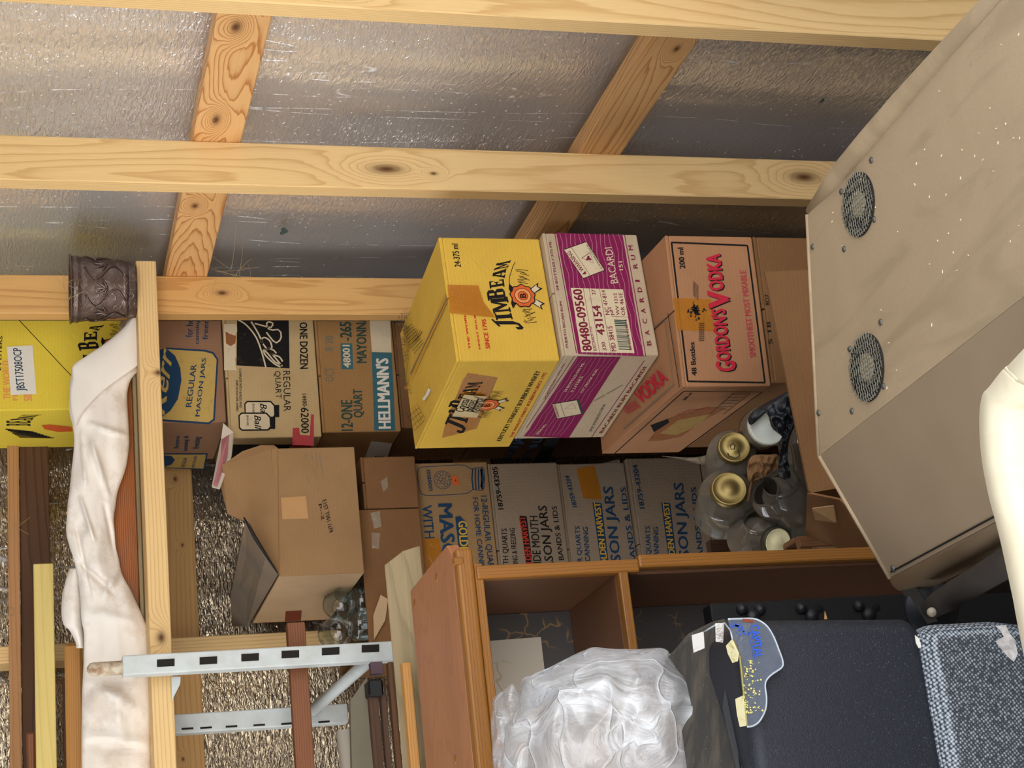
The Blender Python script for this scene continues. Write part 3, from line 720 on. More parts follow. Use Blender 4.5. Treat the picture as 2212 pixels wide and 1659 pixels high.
Le.text('BACARDI RUM BACARDI', lp(478, 1505), (0, 0), I_brown, TL=lp(452, 1505), BR=lp(802, 1025))
Le.poly([lp(108, 1290), lp(302, 1258), lp(340, 1362), lp(145, 1402)], I_black); Le.up(); Le.poly([lp(112, 1294), lp(299, 1263), lp(335, 1360), lp(148, 1397)], I_cream); Le.up()
Le.text('WARNING', lp(168, 1388), (0, 0), I_maroonD, TL=lp(150, 1390), BR=lp(135, 1295)); Le.line([lp(170, 1285), lp(205, 1388)], .0008, I_black)
Le.line([lp(205, 1325), lp(262, 1285), lp(285, 1325)], .001, I_maroonD, closed=True); Le.poly([lp(290, 1262), lp(303, 1258), lp(340, 1362), lp(322, 1364)], I_green)
Le.text('10929  R300797', lp(430, 1270), (0, 0), I_greyink, TL=lp(412, 1270), BR=lp(640, 1150)); Le.text('PETERSON', lp(400, 1490), (0, 0), I_greyink, TL=lp(380, 1490), BR=lp(500, 1300))
Le.done()

# --- tan vodka carton beneath it
ZG = ZB_-HB
a = HZ(1473, 836, ZG); w = ray(1666, 836); tt = (V((a.x, a.y)).dot(V((w.x, w.y))))/(w.x**2+w.y**2); HG = a.z-(CAM+w*tt).z
O = a-V((0, 0, HG)); ex = HZ(1435, 508, ZG)-a; ey = HZ(1298, 981, ZG)-a; ez = V((0, 0, HG-.001))
t = thing('vodka_carton', 'tan carton lettered GORDON\'S VODKA in red under the purple and white rum carton', 'box', O, 'cardboard drink cartons stacked by the right wall')
carton_mesh(t, O, ex, ey, ez, M_cardGor)
GO, GX, GY = V(O), V(ex), V(ey)
Fr, Le, To = faces(t, O, ex, ey, ez)
def fg(x, y): return (1280+x/3.319, 490+y/3.319)
c4 = [fg(565, 112), fg(1110, 135), fg(1235, 1118), fg(682, 1108)]
for i in range(4): Fr.line([c4[i], c4[(i+1) % 4]], .0034, I_black)
Fr.poly([fg(575, 510), fg(850, 520), fg(875, 750), fg(605, 740)], M_tape, 'tape'); Fr.up()
Fr.text('48 Bottles', fg(748, 1065), (0, 0), I_black, bold=.02, TL=fg(712, 1068), BR=fg(728, 828))
Fr.text('200 ml', fg(665, 298), (0, 0), I_black, bold=.02, TL=fg(625, 300), BR=fg(648, 150))
gd = ((0, 'G', 1030, 968, 52), (0, "ORDON'S", 950, 590, 0), (0, 'V', 565, 468, 25), (0, 'ODKA', 455, 198, 0))
def gpos(y): return 1000-(1030-y)*.118
for mat, dx, dy in ((I_black, 10, 6), (I_pinkred, 0, 0)):
    Fr.text('G', fg(1028+dx, 1030+dy), (0, 0), mat, bold=.03, TL=fg(890+dx, 1035+dy), BR=fg(1018+dx, 965+dy))
    Fr.text("ORDON'S", fg(990+dx, 955+dy), (0, 0), mat, bold=.03, TL=fg(888+dx, 960+dy), BR=fg(948+dx, 590+dy))
    Fr.text('V', fg(985+dx, 575+dy), (0, 0), mat, bold=.03, TL=fg(835+dx, 580+dy), BR=fg(972+dx, 462+dy))
    Fr.text('ODKA', fg(940+dx, 452+dy), (0, 0), mat, bold=.03, TL=fg(838+dx, 458+dy), BR=fg(912+dx, 196+dy)); Fr.up()
Fr.text('SMOOTHEST MOST MIXABLE', fg(1172, 932), (0, 0), I_redfade, bold=.02, TL=fg(1128, 936), BR=fg(1098, 312))
Fr.grp = 'crest'; rs = random.Random(9)
for k in range(80):
    cx, cy = fg(735+rs.gauss(0, 22), 605+rs.gauss(0, 25)); Fr.disc((cx, cy), rs.uniform(.0009, .0026), I_black, n=9, wob=.3, wn=3)
for k in range(5):
    for j in range(9): Fr.line([fg(722+8*k, 390+12*j+8*k), fg(723+8*k, 397+12*j+8*k)], .0013, I_black); Fr.line([fg(764+8*k, 690+15*j), fg(765+8*k, 700+15*j)], .0013, I_black)
Fr.done()
Le.line([fg(652, 1178), fg(1215, 1182), fg(620, 1615), fg(140, 1640)], .0026, I_black, closed=True)
Le.poly([fg(395, 1535), fg(520, 1380), fg(820, 1290), fg(960, 1300), fg(820, 1370), fg(640, 1500), fg(500, 1530)], I_sub)
Le.line([fg(600, 1350), fg(700, 1310), fg(860, 1300)], .004, I_redfade)
Le.up(); Le.poly([fg(480, 1480), fg(620, 1380), fg(840, 1340), fg(760, 1420), fg(600, 1490)], I_ochre); Le.poly([fg(415, 1420), fg(540, 1375), fg(550, 1400), fg(440, 1470)], I_black)
Le.text('200 ml', fg(665, 1240), (0, 0), I_black, bold=.02, TL=fg(645, 1240), BR=fg(715, 1190))
Le.line([fg(1010, 1190), fg(1130, 1190), fg(940, 1340), fg(840, 1340)], .0014, I_black, closed=True)
Le.grp = 'bars'
for k in range(6): Le.line([fg(1000-26*k, 1200+22*k), fg(1100-24*k, 1200+22*k)], .003, I_greyink)
Le.done()
To.text('VODKA', fg(360, 1275), (0, 0), I_pinkred, bold=.03, TL=fg(300, 1190), BR=fg(548, 1100)); To.up()
To.text('GORDONS', fg(255, 1345), (0, 0), I_redfade, bold=.03, TL=fg(215, 1300), BR=fg(350, 1290))
To.line([fg(225, 1450), fg(585, 1130), fg(520, 660), fg(450, 715)], .003, I_greyink)
To.line([fg(545, 620), fg(628, 1150)], .003, M_slot, 'seam'); To.done()
# raised end flap
if 0: pass
q0, q1 = HZ(1435, 508, ZG), HZ(1448, 670, ZG)


# --- pale carton glimpsed behind the stack
XN = 1.17
zn = HX(1095, 950, XN).z
t = thing('canning_jar_carton', 'pale grey carton with navy BANDS print and a black band, glimpsed behind the rum carton', 'box', (XN, 3.12, zn-.26))
O = V((XN, 3.13, zn-.26)); ex = V((.27, 0, 0)); ey = V((0, .33, 0)); ez = V((0, 0, .26)); carton_mesh(t, O, ex, ey, ez, M_cardG)
Fr, Le, To = faces(t, O, ex, ey, ez)
Le.text('BANDS & LIDS', (1126, 1010), (0, 0), I_blue, bold=.02, TL=(1110, 1010), BR=(1185, 930)); Le.text('MASON JARS', (1098, 1010), (0, 0), I_blue, bold=.02, TL=(1072, 1010), BR=(1150, 930))
Le.poly([(1150, 1000), (1188, 935), (1215, 935), (1182, 1000)], I_black); Le.done()
O = V((XN, 3.13, 0)); tq = thing('storage_carton', 'brown carton holding up the pale banded carton behind the drink cartons', 'box', O); carton_mesh(tq, O, ex, ey, V((0, 0, zn-.262)), M_cardD)

# --- dark carton under the vodka carton, down to the floor
def stack_box(name, label, O, ex, ey, h, mat, group=None, cat='box'):
    t = thing(name, label, cat, O, group); carton_mesh(t, O, ex, ey, V((0, 0, h-.0015)), mat); return t
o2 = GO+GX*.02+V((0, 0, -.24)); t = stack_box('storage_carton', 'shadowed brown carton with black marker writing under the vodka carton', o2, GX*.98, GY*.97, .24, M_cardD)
Fr, Le, To = faces(t, o2, GX*.98, GY*.97, V((0, 0, .24)))
Fr.text('8OZ', fg(1270, 560), (0, 0), I_black, TL=fg(1240, 565), BR=fg(1262, 478)); Fr.text('5 18', fg(1290, 840), (0, 0), I_black, TL=fg(1262, 842), BR=fg(1275, 680))
Fr.text('PLAY', fg(1372, 850), (0, 0), I_black, TL=fg(1332, 852), BR=fg(1352, 690)); Fr.done()
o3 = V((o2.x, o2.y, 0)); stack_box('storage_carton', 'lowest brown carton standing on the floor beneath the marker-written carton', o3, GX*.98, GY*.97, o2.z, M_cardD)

# --- three canning cartons stacked behind the stud, under the shelf
YK = 3.6; BK = .268
zk = [1.693, HY(483, 800, YK).z, HY(684, 800, YK).z, HY(852, 800, YK).z]
zk[3] = HY(855, 800, YK).z
def shelfbox(name, label, x0, z0, z1, mat, dy=0.0):
    O = V((x0, YK+dy, z0)); ex = V((1.50-x0, 0, 0)); ey = V((0, BK, 0)); ez = V((0, 0, z1-z0-.001))
    t = thing(name, label, 'box', O, 'canning cartons stacked under the shelf'); carton_mesh(t, O, ex, ey, ez, mat); return t, faces(t, O, ex, ey, ez)
K = lambda x, y: (340+x/3.95, 680+y/3.95)
t, (Fr, Le, To) = shelfbox('canning_jar_carton', 'brown carton printed REGULAR MASON JARS on a yellow panel just under the shelf', 1.253, zk[1], zk[0], M_cardKerr)
Fr.poly([K(20, 300), K(80, 280), K(410, 300), K(480, 320), K(520, 380), K(490, 900), K(440, 935), K(-20, 905)], I_blue); Fr.up()
Fr.poly([K(28, 310), K(85, 295), K(405, 316), K(470, 335), K(505, 385), K(475, 890), K(435, 918), K(-20, 888)], I_tan); Fr.up()
Fr.poly([K(-60, 315), K(90, 298), K(150, 350), K(195, 450), K(205, 560), K(175, 720), K(110, 820), K(40, 875), K(-60, 880)], I_blue); Fr.up()
Fr.text('Kerr', K(60, 860), (0, 0), I_tan, bold=.01, shear=.15, TL=K(-60, 830), BR=K(130, 350))
Fr.text('REGULAR', K(290, 788), (0, 0), I_blue, bold=.01, TL=K(240, 788), BR=K(335, 425)); Fr.text('MASON JARS', K(372, 868), (0, 0), I_blue, bold=.01, TL=K(322, 868), BR=K(428, 370))
for tx, q in (('for home', (300, 190, 240, 20)), ('canning &', (362, 252, 318, 30)), ('freezing', (445, 210, 385, 20))): Fr.text(tx, K(q[0], q[1]), (0, 0), I_blue, TL=K(q[2], q[1]+3), BR=K(q[0]+8, q[3]-60))
Fr.done()
Le.poly([K(50, 1180), K(430, 1180), K(405, 1320), K(60, 1305)], I_blue); Le.up(); Le.poly([K(50, 1190), K(415, 1190), K(392, 1310), K(60, 1298)], I_tan); Le.up()
Le.poly([K(50, 1195), K(120, 1200), K(150, 1235), K(120, 1275), K(50, 1300)], I_blue)
Le.text('REGULAR', K(235, 1295), (0, 0), I_blue, TL=K(200, 1295), BR=K(258, 1215)); Le.text('MASON JARS', K(325, 1300), (0, 0), I_blue, TL=K(290, 1300), BR=K(350, 1200))
for tx, q in (('home', (180, 1135, 140, 1030)), ('canning &', (268, 1160, 215, 1030)), ('freezing', (372, 1138, 300, 1040))): Le.text(tx, K(q[0], q[1]), (0, 0), I_blue, TL=K(q[2], q[1]), BR=K(q[0]+12, q[3]))
Le.done()
t, (Fr, Le, To) = shelfbox('canning_jar_carton', 'cream carton with black block and upside-down Ball lettering between two brown cartons', 1.213, zk[2], zk[1]-.001, M_cardBall, -.004)
Fr.poly([K(680, 40), K(1120, 40), K(1128, 458), K(675, 432)], I_black); Fr.up()
# upside-down script lettering: strokes
Bs = [[(800, 60), (860, 160), (900, 250)], [(830, 75), (905, 95), (965, 110), (985, 75), (950, 62), (930, 80), (960, 130), (1040, 130), (1055, 200), (1010, 240), (960, 190), (930, 150)],
      [(940, 300), (905, 255), (885, 215), (915, 195), (960, 225), (975, 285), (930, 290)], [(930, 290), (985, 300), (1015, 330)],
      [(1060, 430), (1000, 400), (940, 330), (905, 300), (925, 350), (1000, 420), (1050, 445)], [(1065, 440), (990, 350), (950, 305), (985, 340), (1040, 360), (1068, 400)]]
Fr.grp = 'script'
for st in Bs: Fr.line([K(*p) for p in smoothpts(st, 22)], .0036, I_cream)
Fr.line([K(*p) for p in smoothpts([(690, 45), (760, 90), (840, 190), (890, 320), (925, 450)], 20)], .0035, I_cream)
Fr.grp = None; Fr.text('ONE DOZEN', K(1212, 68), (0, 0), I_black, bold=.02, TL=K(1278, 66), BR=K(1218, 462))
Fr.text('REGULAR', K(1072, 480), (0, 0), I_black, bold=.0, TL=K(1132, 480), BR=K(1078, 825)); Fr.text('QUART', K(990, 480), (0, 0), I_black, bold=.0, TL=K(1050, 480), BR=K(1000, 715))
Fr.text('14400-', K(1232, 675), (0, 0), I_black, TL=K(1270, 675), BR=K(1240, 790)); Fr.text('62000', K(1222, 795), (0, 0), I_black, bold=.01, TL=K(1290, 795), BR=K(1226, 1010))
Fr.text('COMPLETE WITH BANDS AND', K(695, 460), (0, 0), I_black, TL=K(716, 460), BR=K(700, 795)); Fr.text('DOME LIDS FOR HOME CANNING', K(668, 560), (0, 0), I_black, TL=K(688, 560), BR=K(672, 825))
Fr.poly([K(1155, 965), K(1210, 965), K(1215, 1025), K(1300, 1030), K(1310, 850), K(1335, 850), K(1335, 1120), K(1150, 1110)], I_redfade)
for dx, dy, sc2 in ((50, -100, .95), (0, 0, 1)):
    jar = [(715, 835), (930, 835), (950, 855), (965, 870), (1005, 870), (1005, 975), (965, 975), (945, 990), (720, 992), (695, 970), (690, 860)]
    pl = [K(690+(x-690)*sc2+dx, y+dy) for x, y in jar]
    Fr.up(); Fr.poly(pl, I_black); Fr.up()
    jar2 = [(720, 848), (925, 848), (955, 880), (960, 955), (940, 978), (722, 980), (704, 960), (702, 865)]
    Fr.poly([K(690+(x-690)*sc2+dx, y+dy) for x, y in jar2], I_cream); Fr.up()
    Fr.text('Ball', K(825+dx, 860+dy), (0, 0), I_black, shear=.2, TL=K(880+dx, 855+dy), BR=K(830+dx, 965+dy)); Fr.text('JEANSE', K(755+dx, 858+dy), (0, 0), I_black, TL=K(778+dx, 858+dy), BR=K(755+dx, 950+dy))
Fr.done()
Le.poly([K(640, 1105), K(1150, 1105), K(1100, 1160), K(620, 1240)], I_black); Le.poly([K(1150, 1075), K(1330, 1075), K(1310, 1130), K(1140, 1130)], I_redfade); Le.done()
# torn, hanging corner flap of the cream carton
def KP(x, y, D): return P(340+x/3.95, 680+y/3.95, D)
yy = HY(480, 930, 3.59); 
mk('torn_flap', [HY(483, 915, 3.585), HY(505, 935, 3.57), HY(500, 985, 3.5), HY(474, 1056, 3.44), HY(458, 1052, 3.45), HY(470, 1000, 3.52), HY(478, 950, 3.58)], [tuple(range(7))], plain('torn_white', '#e3d8c6', .8), t, solid=.003)
mk('torn_flap_stripe', [HY(479, 950, 3.575), HY(494, 940, 3.565), HY(490, 985, 3.495), HY(468, 1050, 3.432), HY(461, 1048, 3.436), HY(477, 985, 3.51)], [tuple(range(6))], plain('faded_pink', '#cf8790', .8, blot=.4), t, solid=.0015)
rs = random.Random(12); rim = [(484, 700), (493, 706), (488, 716), (495, 724), (490, 736), (496, 744), (493, 758), (498, 770), (505, 774), (500, 790), (486, 800)]
FT = Face(V((1.213, YK-.0045, zk[2])), V((.28, 0, 0)), V((0, 0, zk[1]-zk[2])), t); FT.poly([(512-abs(q_[0]-490)*.4+rs.uniform(-3, 3), q_[1]) for q_ in rim]+[(484, 800), (484, 700)], I_cream, 'torn_paper'); FT.up(); FT.poly([(487, 716), (497, 722), (510, 726), (508, 742), (498, 748), (488, 742)], I_sub, 'torn_paper'); FT.done()
t, (Fr, Le, To) = shelfbox('mayonnaise_carton', 'brown carton printed HELLMANN\'S in white on a teal band, bottom of the shelf-side stack', 1.224, zk[3], zk[2]-.001, M_cardHel)
Fr.poly([K(1828, 320), K(2000, 325), K(2030, 988), K(1850, 990)], I_teal); Fr.poly([K(1810, 50), K(1985, 50), K(1998, 322), K(1830, 318)], I_cream); Fr.up()
Fr.text("HELLMANN'S", K(1992, 968), (0, 0), I_white, bold=.03, TL=K(1885, 970), BR=K(1968, 375))
for tx, q in (('12-ONE', (1668, 988, 1570, 730)), ('QUART', (1765, 875, 1675, 635)), ('MAYONNAISE', (1785, 410, 1700, -80)), ('-265', (1658, 220, 1560, 62))):
    Fr.text(tx, K(q[0], q[1]), (0, 0), I_green, bold=.02, TL=K(q[2], q[1]+2), BR=K(q[0]-6, q[3]))
Fr.poly([K(1562, 245), K(1662, 245), K(1670, 465), K(1570, 465)], I_teal); Fr.up(); Fr.text('48001', K(1650, 450), (0, 0), I_cream, bold=.02, TL=K(1588, 450), BR=K(1640, 260))
Fr.text('OCT', K(1505, 570), (0, 0), I_greyink, TL=K(1430, 572), BR=K(1505, 450)); Fr.text('8 20', K(1500, 310), (0, 0), I_greyink, TL=K(1430, 312), BR=K(1500, 180)); Fr.done()
Le.poly([K(1825, 1075), K(2005, 1095), K(1935, 1290), K(1745, 1280)], I_white); Le.up(); Le.text('NAISE', K(1910, 1285), (0, 0), I_blue, bold=.02, TL=K(1840, 1285), BR=K(1930, 1200)); Le.done()
z = zk[3]-.001
for nm, lb_, h in (('storage_carton', 'plain brown carton hidden under the mayonnaise carton', .2), ('storage_carton', 'second plain brown carton below the mayonnaise carton', .3)):
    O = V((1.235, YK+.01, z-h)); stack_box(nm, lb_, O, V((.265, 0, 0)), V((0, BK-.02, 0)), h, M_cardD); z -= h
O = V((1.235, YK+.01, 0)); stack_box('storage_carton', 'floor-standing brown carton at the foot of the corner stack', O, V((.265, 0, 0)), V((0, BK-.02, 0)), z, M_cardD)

# --- yellow carton on the shelf, left of the bronze pot
O = V((1.287, YK, ZS-.005)); ex = V((.213, 0, 0)); ey = V((0, .26, 0)); ez = V((0, 0, .34))
t = thing('whiskey_carton', 'bright yellow whiskey carton on the top shelf with a white paper code label', 'box', O, 'cardboard drink cartons stacked by the right wall'); del t['group']
carton_mesh(t, O, ex, ey, ez, M_cardYL); Fr, Le, To = faces(t, O, ex, ey, ez)
q = lambda x, y: (x/4.147, 560+y/4.147)
Fr.line([q(165, 540), q(648, 1055)], .0016, I_black)
for tx, a_, b_ in (('THE WORLD', (95, 1255), (912, 32)), ('FINEST B', (160, 1265), (960, 115)), ('SINCE', (290, 1270), (1100, 215))):
    Fr.text(tx, q(a_[0], a_[1]), (0, 0), I_orangeL, bold=.02, TL=q(b_[1], a_[1]), BR=q(a_[0]-14, b_[0]))
Fr.text('24 LITERS', q(8, 1000), (0, 0), I_black, TL=q(-22, 1000), BR=q(22, 690))
Fr.up(); Fr.poly([q(62, 785), q(292, 772), q(325, 1208), q(97, 1218)], M_label, 'paper_label'); Fr.up()
Fr.text('JBST17508OCP', q(248, 1178), (0, 0), I_blue, TL=q(150, 1182), BR=q(212, 795))
c6 = [((905, 1010), (900, 935), (775, 1015)), ((905, 938), (893, 846), (752, 950)), ((893, 810), (870, 735), (712, 820)), ((868, 728), (870, 648), (752, 735)), ((880, 640), (935, 590), (775, 640))]
slab(Fr, 'IMBEA', [(q(*a_), q(*b_), q(*d_)) for a_, b_, d_ in c6], I_black, M_cardYL); Fr.up(3); seal(Fr, q(1010, 800), .022); Fr.done()
c7 = [((275, 1490), (270, 1470), (60, 1490)), ((275, 1465), (270, 1445), (60, 1465)), ((290, 1440), (300, 1420), (90, 1445)), ((310, 1415), (330, 1400), (150, 1425)), ((340, 1398), (380, 1390), (180, 1400))]
slab(Le, 'BEAMI', [(q(*a_), q(*b_), q(*d_)) for a_, b_, d_ in c7], I_black, M_cardYL)
Le.grp = 'shade'  # slanted black stripes in print ink on the left face
for k in range(7): Le.line([q(50+20*k, 1520+12*k), q(300+30*k, 1545+9*k)], .006, I_black)
Le.grp = None; Le.up(); Le.poly([q(370, 1485), q(440, 1478), q(640, 1500), q(650, 1540), q(520, 1545), q(400, 1520)], I_orange); Le.done()

# --- canning cartons: the stack of four in the middle, upright and upside-down print
YM = 3.55; XR = 1.13; XL = .715
M_cardM = card('mason_kraft', '#a08058', blot=.3, lines='x')
ml = [HY(885, 990, YM).z, HY(1051, 990, YM).z, HY(1203, 990, YM).z, HY(1351, 992, YM).z, HY(1510, 990, YM).z]
lab = ['kraft canning carton printed upside down with a jar outline and an orange price sticker',
       'grey canning carton printed 18759-43205 with WIDE MOUTH and red lettering',
       'scuffed canning carton with torn corner, brown tape and blue 18759-43204 print',
       'neat grey canning carton with blue print 18759-43204, bottom of the visible stack']
Fs = []
for i in range(4):
    O = V((XL, YM+(0, .004, .012, .0)[i], ml[i+1])); ex = V((XR-XL-(0, 0.004, .006, 0)[i], 0, 0)); ey = V((0, .3, 0)); ez = V((0, 0, ml[i]-ml[i+1]-.0012))
    t = thing('canning_jar_carton', lab[i], 'box', O, 'canning cartons stacked behind the bookcase')
    carton_mesh(t, O, ex, ey, ez, [M_cardM, M_cardG, M_cardG, M_cardG][i]); Fs.append((Face(O, ex, ez, t), t))
O = V((XL, YM, 0)); stack_box('canning_jar_carton', 'floor-level plain carton holding up the canning carton stack', O, V((XR-XL, 0, 0)), V((0, .3, 0)), ml[4], M_cardG)
A = lambda x, y: (860+x/5.027, 940+y/5.027)
B_ = lambda x, y: (1200+x/5.027, 940+y/5.027)
F0, t0 = Fs[0]
jar = smoothpts([(215, 480), (215, 400), (250, 350), (480, 335), (690, 325), (760, 350), (800, 370), (880, 352), (925, 360), (940, 470), (925, 590), (870, 600), (820, 590), (760, 625), (690, 640), (400, 655), (280, 650), (235, 600)], 60, True)
F0.line([A(*p) for p in jar], .0016, I_blue, closed=True)
F0.grp = 'fruit'; F0.disc(A(482, 487), .0205, I_blue, sx=1.08); F0.up(); F0.disc(A(482, 487), .0192, M_cardM, sx=1.08); F0.up(); F0.disc(A(482, 487), .0165, I_blue, sx=1.08); F0.up(); F0.disc(A(482, 487), .0158, M_cardM, sx=1.08); F0.up()
for (x, y) in ((440, 440), (470, 420), (500, 455), (460, 480), (425, 470), (440, 510), (480, 515), (500, 490), (540, 430), (560, 470), (545, 515), (515, 540)):
    F0.disc(A(x, y), .0044, I_blue, n=12); F0.up(); F0.disc(A(x, y), .0034, M_cardM, n=12); F0.up(-1)
F0.grp = None; F0.up(2); F0.text('mason', A(305, 385), (0, 0), I_blue, TL=A(345, 385), BR=A(335, 605))
F0.grp = 'thread'
for k in range(4): F0.line([A(808+32*k, 365), A(800+34*k, 470), A(812+32*k, 592)], .003, I_blue)
F0.grp = None; F0.poly([A(885, 370), A(915, 365), A(935, 470), A(915, 590), A(890, 560), A(905, 470)], I_blue)
F0.up(); F0.poly([A(575, 452), A(640, 445), A(668, 540), A(600, 550)], I_orange, 'price_sticker'); F0.up(); F0.line([A(618, 485), A(628, 510)], .002, I_black)
F0.text('WITH BANDS', A(255, 768), (0, 0), I_blue, bold=.01, TL=A(360, 762), BR=A(340, 1640)); F0.text('MASON JARS', A(385, 755), (0, 0), I_blue, bold=.02, TL=A(580, 748), BR=A(485, 2080))
F0.poly([A(618, 890), A(670, 882), A(740, 950), A(790, 1700), A(700, 1700)], I_blue); F0.up(); F0.text('GOLDEN HARVEST', A(650, 938), (0, 0), I_gold, bold=.02, TL=A(742, 935), BR=A(705, 1800))
F0.text('FOR HOME CANNING', A(805, 682), (0, 0), I_blue, bold=.01, TL=A(862, 680), BR=A(890, 1530)); F0.text('12-REGULAR QUARTS', A(882, 662), (0, 0), I_blue, bold=.01, TL=A(960, 660), BR=A(972, 1540))
F0.up(); F0.poly([A(225, 1130), A(440, 1120), A(500, 1480), A(250, 1480)], M_tape, 'tape'); F0.done()
def harvest(F, W, col, tagc, tagt, mouth, dx=0):
    F.text('18759-4320'+('5' if mouth else '4'), W(*((1145, 805) if mouth else ((235, 780), (970, 795))[dx])), (0, 0), col, bold=.02, TL=W(*((1090, 808) if mouth else ((185, 782), (915, 798))[dx])), BR=W(*((1075, 345) if mouth else ((150, 440), (890, 322))[dx])))
F1_, t1 = Fs[1]
harvest(F1_, A, I_black, None, None, True)
for tx, p, b_, q_ in (('MOUTH QUARTS', (1218, 1565), (1148, 1565), (1190, 1015)), ('CANNING & FREEZING', (1318, 1550), (1262, 1550), (1265, 1010)), ('WIDE MOUTH', (1565, 1500), (1475, 1500), (1515, 880)), ('MASON JARS', (1740, 1570), (1615, 1570), (1640, 768)), ('BANDS & LIDS', (1800, 1355), (1745, 1358), (1720, 772))):
    F1_.text(tx, A(*p), (0, 0), I_black, bold=.01, TL=A(*b_), BR=A(*q_))
F1_.poly([A(1320, 875), A(1395, 880), A(1510, 1800), A(1440, 1800)], I_black); F1_.up(); F1_.text('GOLDEN HARVEST', A(1475, 1510), (0, 0), I_red, bold=.02, TL=A(1405, 1510), BR=A(1378, 885)); F1_.done()
for i, sh_ in ((2, 0), (3, 752)):
    F, tq = Fs[i]
    ofs = 0 if i == 2 else 745
    harvest(F, B_, I_blue, None, None, False, i-2)
    for tx, p, b_, q_ in (('REGULAR QUARTS', (325, 1690), (262, 1690), (270, 990)), ('HOME CANNING', (396, 1630), (340, 1630), (350, 1000)), ('MASON JARS', (775, 1650), (632, 1650), (655, 562)), ('BANDS & LIDS', (880, 1400), (820, 1405), (760, 565))):
        d = -10 if i == 3 else 0
        F.text(tx, B_(p[0]+ofs+d, p[1]-(50 if i == 3 and 'JARS' in tx else 0)), (0, 0), I_blue, bold=.015, TL=B_(b_[0]+ofs+d, b_[1]-(50 if i == 3 and 'JARS' in tx else 0)), BR=B_(q_[0]+ofs+(20 if i == 3 else 0), q_[1]-(40 if i == 3 and 'JARS' in tx else 0)))
    F.poly([B_(400+ofs, 730), B_(500+ofs, 740), B_(620+ofs, 1760), B_(540+ofs, 1760)], I_blue); F.up()
    F.text('GOLDEN HARVEST', B_(575+ofs, 1480), (0, 0), I_gold, bold=.02, TL=B_(508+ofs, 1480), BR=B_(482+ofs, 735))
    if i == 2:
        F.up(); F.poly([B_(225, 370), B_(420, 330), B_(480, 560), B_(500, 700), B_(300, 690)], M_tape, 'tape')
        F.poly([B_(420, 328), B_(690, 262), B_(770, 520), B_(700, 580), B_(480, 540)], M_tapeclear, 'tape')
    F.done()

# --- low open carton of jars standing on that stack, with the big open brown carton in it
YC = 3.50
x0 = HY(800, 1400, YC).x; zc1 = HY(790, 1300, YC).z; zc0 = ml[0]+.001
t = thing('open_carton', 'low brown open carton of glass jars on top of the canning cartons', 'box', (x0, YC, zc0))
O = V((x0, YC, zc0)); ex = V((XR-x0-.12, 0, 0)); ey = V((0, .34, 0)); ez = V((0, 0, zc1-zc0))
carton_mesh(t, O, ex, ey, ez, M_cardD, open_=True)
Fr = Face(O, ex, ez, t); Fr.poly([(802, 1150), (822, 1152), (818, 1185), (804, 1184)], M_tapeclear, 'tape'); Fr.done()
t = thing('storage_carton', 'small brown carton with peeling clear tape beside the low carton of jars', 'box', (XR-.118, YC, zc0))
O = V((XR-.118, YC-.004, zc0)); carton_mesh(t, O, V((.118, 0, 0)), V((0, .3, 0)), V((0, 0, zc1-zc0-.012)), M_cardD)
Fr = Face(O, V((.118, 0, 0)), V((0, 0, zc1-zc0-.012)), t)
Fr.poly([(822, 1040), (836, 1030), (838, 1052), (828, 1064)], M_tapeclear, 'tape'); Fr.poly([(800, 1108), (820, 1104), (824, 1138), (808, 1142)], M_tapeclear, 'tape'); Fr.done()
# open brown carton
YO = 3.42
M_cardF = card('worn_kraft', '#9d7a54', blot=.45)
p = {k: HY(x, y, YO) for k, (x, y) in dict(tr=(770, 965), bl=(787, 1237), tl=(603, 1241), tr2=(598, 972), br=(768, 965)).items()}
bl, tl = p['bl'], p['tl']; xr_ = HY(780, 965, YO).x
zt_, zb_ = tl.z, max(bl.z, zc1-.03)
ybk = HX(705, 1345, bl.x).y
t = thing('open_carton', 'big pale brown carton with torn open flaps and upside-down marker note', 'box', (bl.x, YO, bl.z))
O = V((bl.x, YO, bl.z)); ex = V((xr_-bl.x, 0, 0)); ey = V((0, min(ybk, 3.86)-YO, 0)); ez = V((0, 0, tl.z-bl.z))
carton_mesh(t, O, ex, ey, ez, M_cardF, open_=True)
for o_ in [o_ for o_ in COL.objects if o_.parent == t and o_.type == 'MESH']:
    if abs((MW[o_].translation-V((O.x, O.y+.005, O.z))).length) < .004: o_.data.materials[0] = M_card2  # left panel paler: light from the left put into its colour
Fr = Face(O, ex, ez, t)
Fr.line([(603, 1240), (600, 968)], .0014, I_sub)
Fr.poly([(607, 1075), (660, 1072), (666, 1120), (610, 1122)], M_patch, 'tape')
for tx, a_, b_, c_ in (('E1ST T001 /a78', (696, 1082), (704, 1078), (712, 1152)), ('p.-2', (688, 1090), (697, 1088), (692, 1124))):
    Fr.text(tx, a_, (0, 0), I_black, TL=b_, BR=c_)
Fr.grp = 'scrawl'
for k, (x, y, l) in enumerate(((660, 980, 12), (672, 978, 14), (681, 978, 34), (689, 978, 56), (680, 1015, 20), (664, 1025, 20))): Fr.line([(x, y), (x+l*.18, y+l)], .0012, I_greyink)
Fr.done()
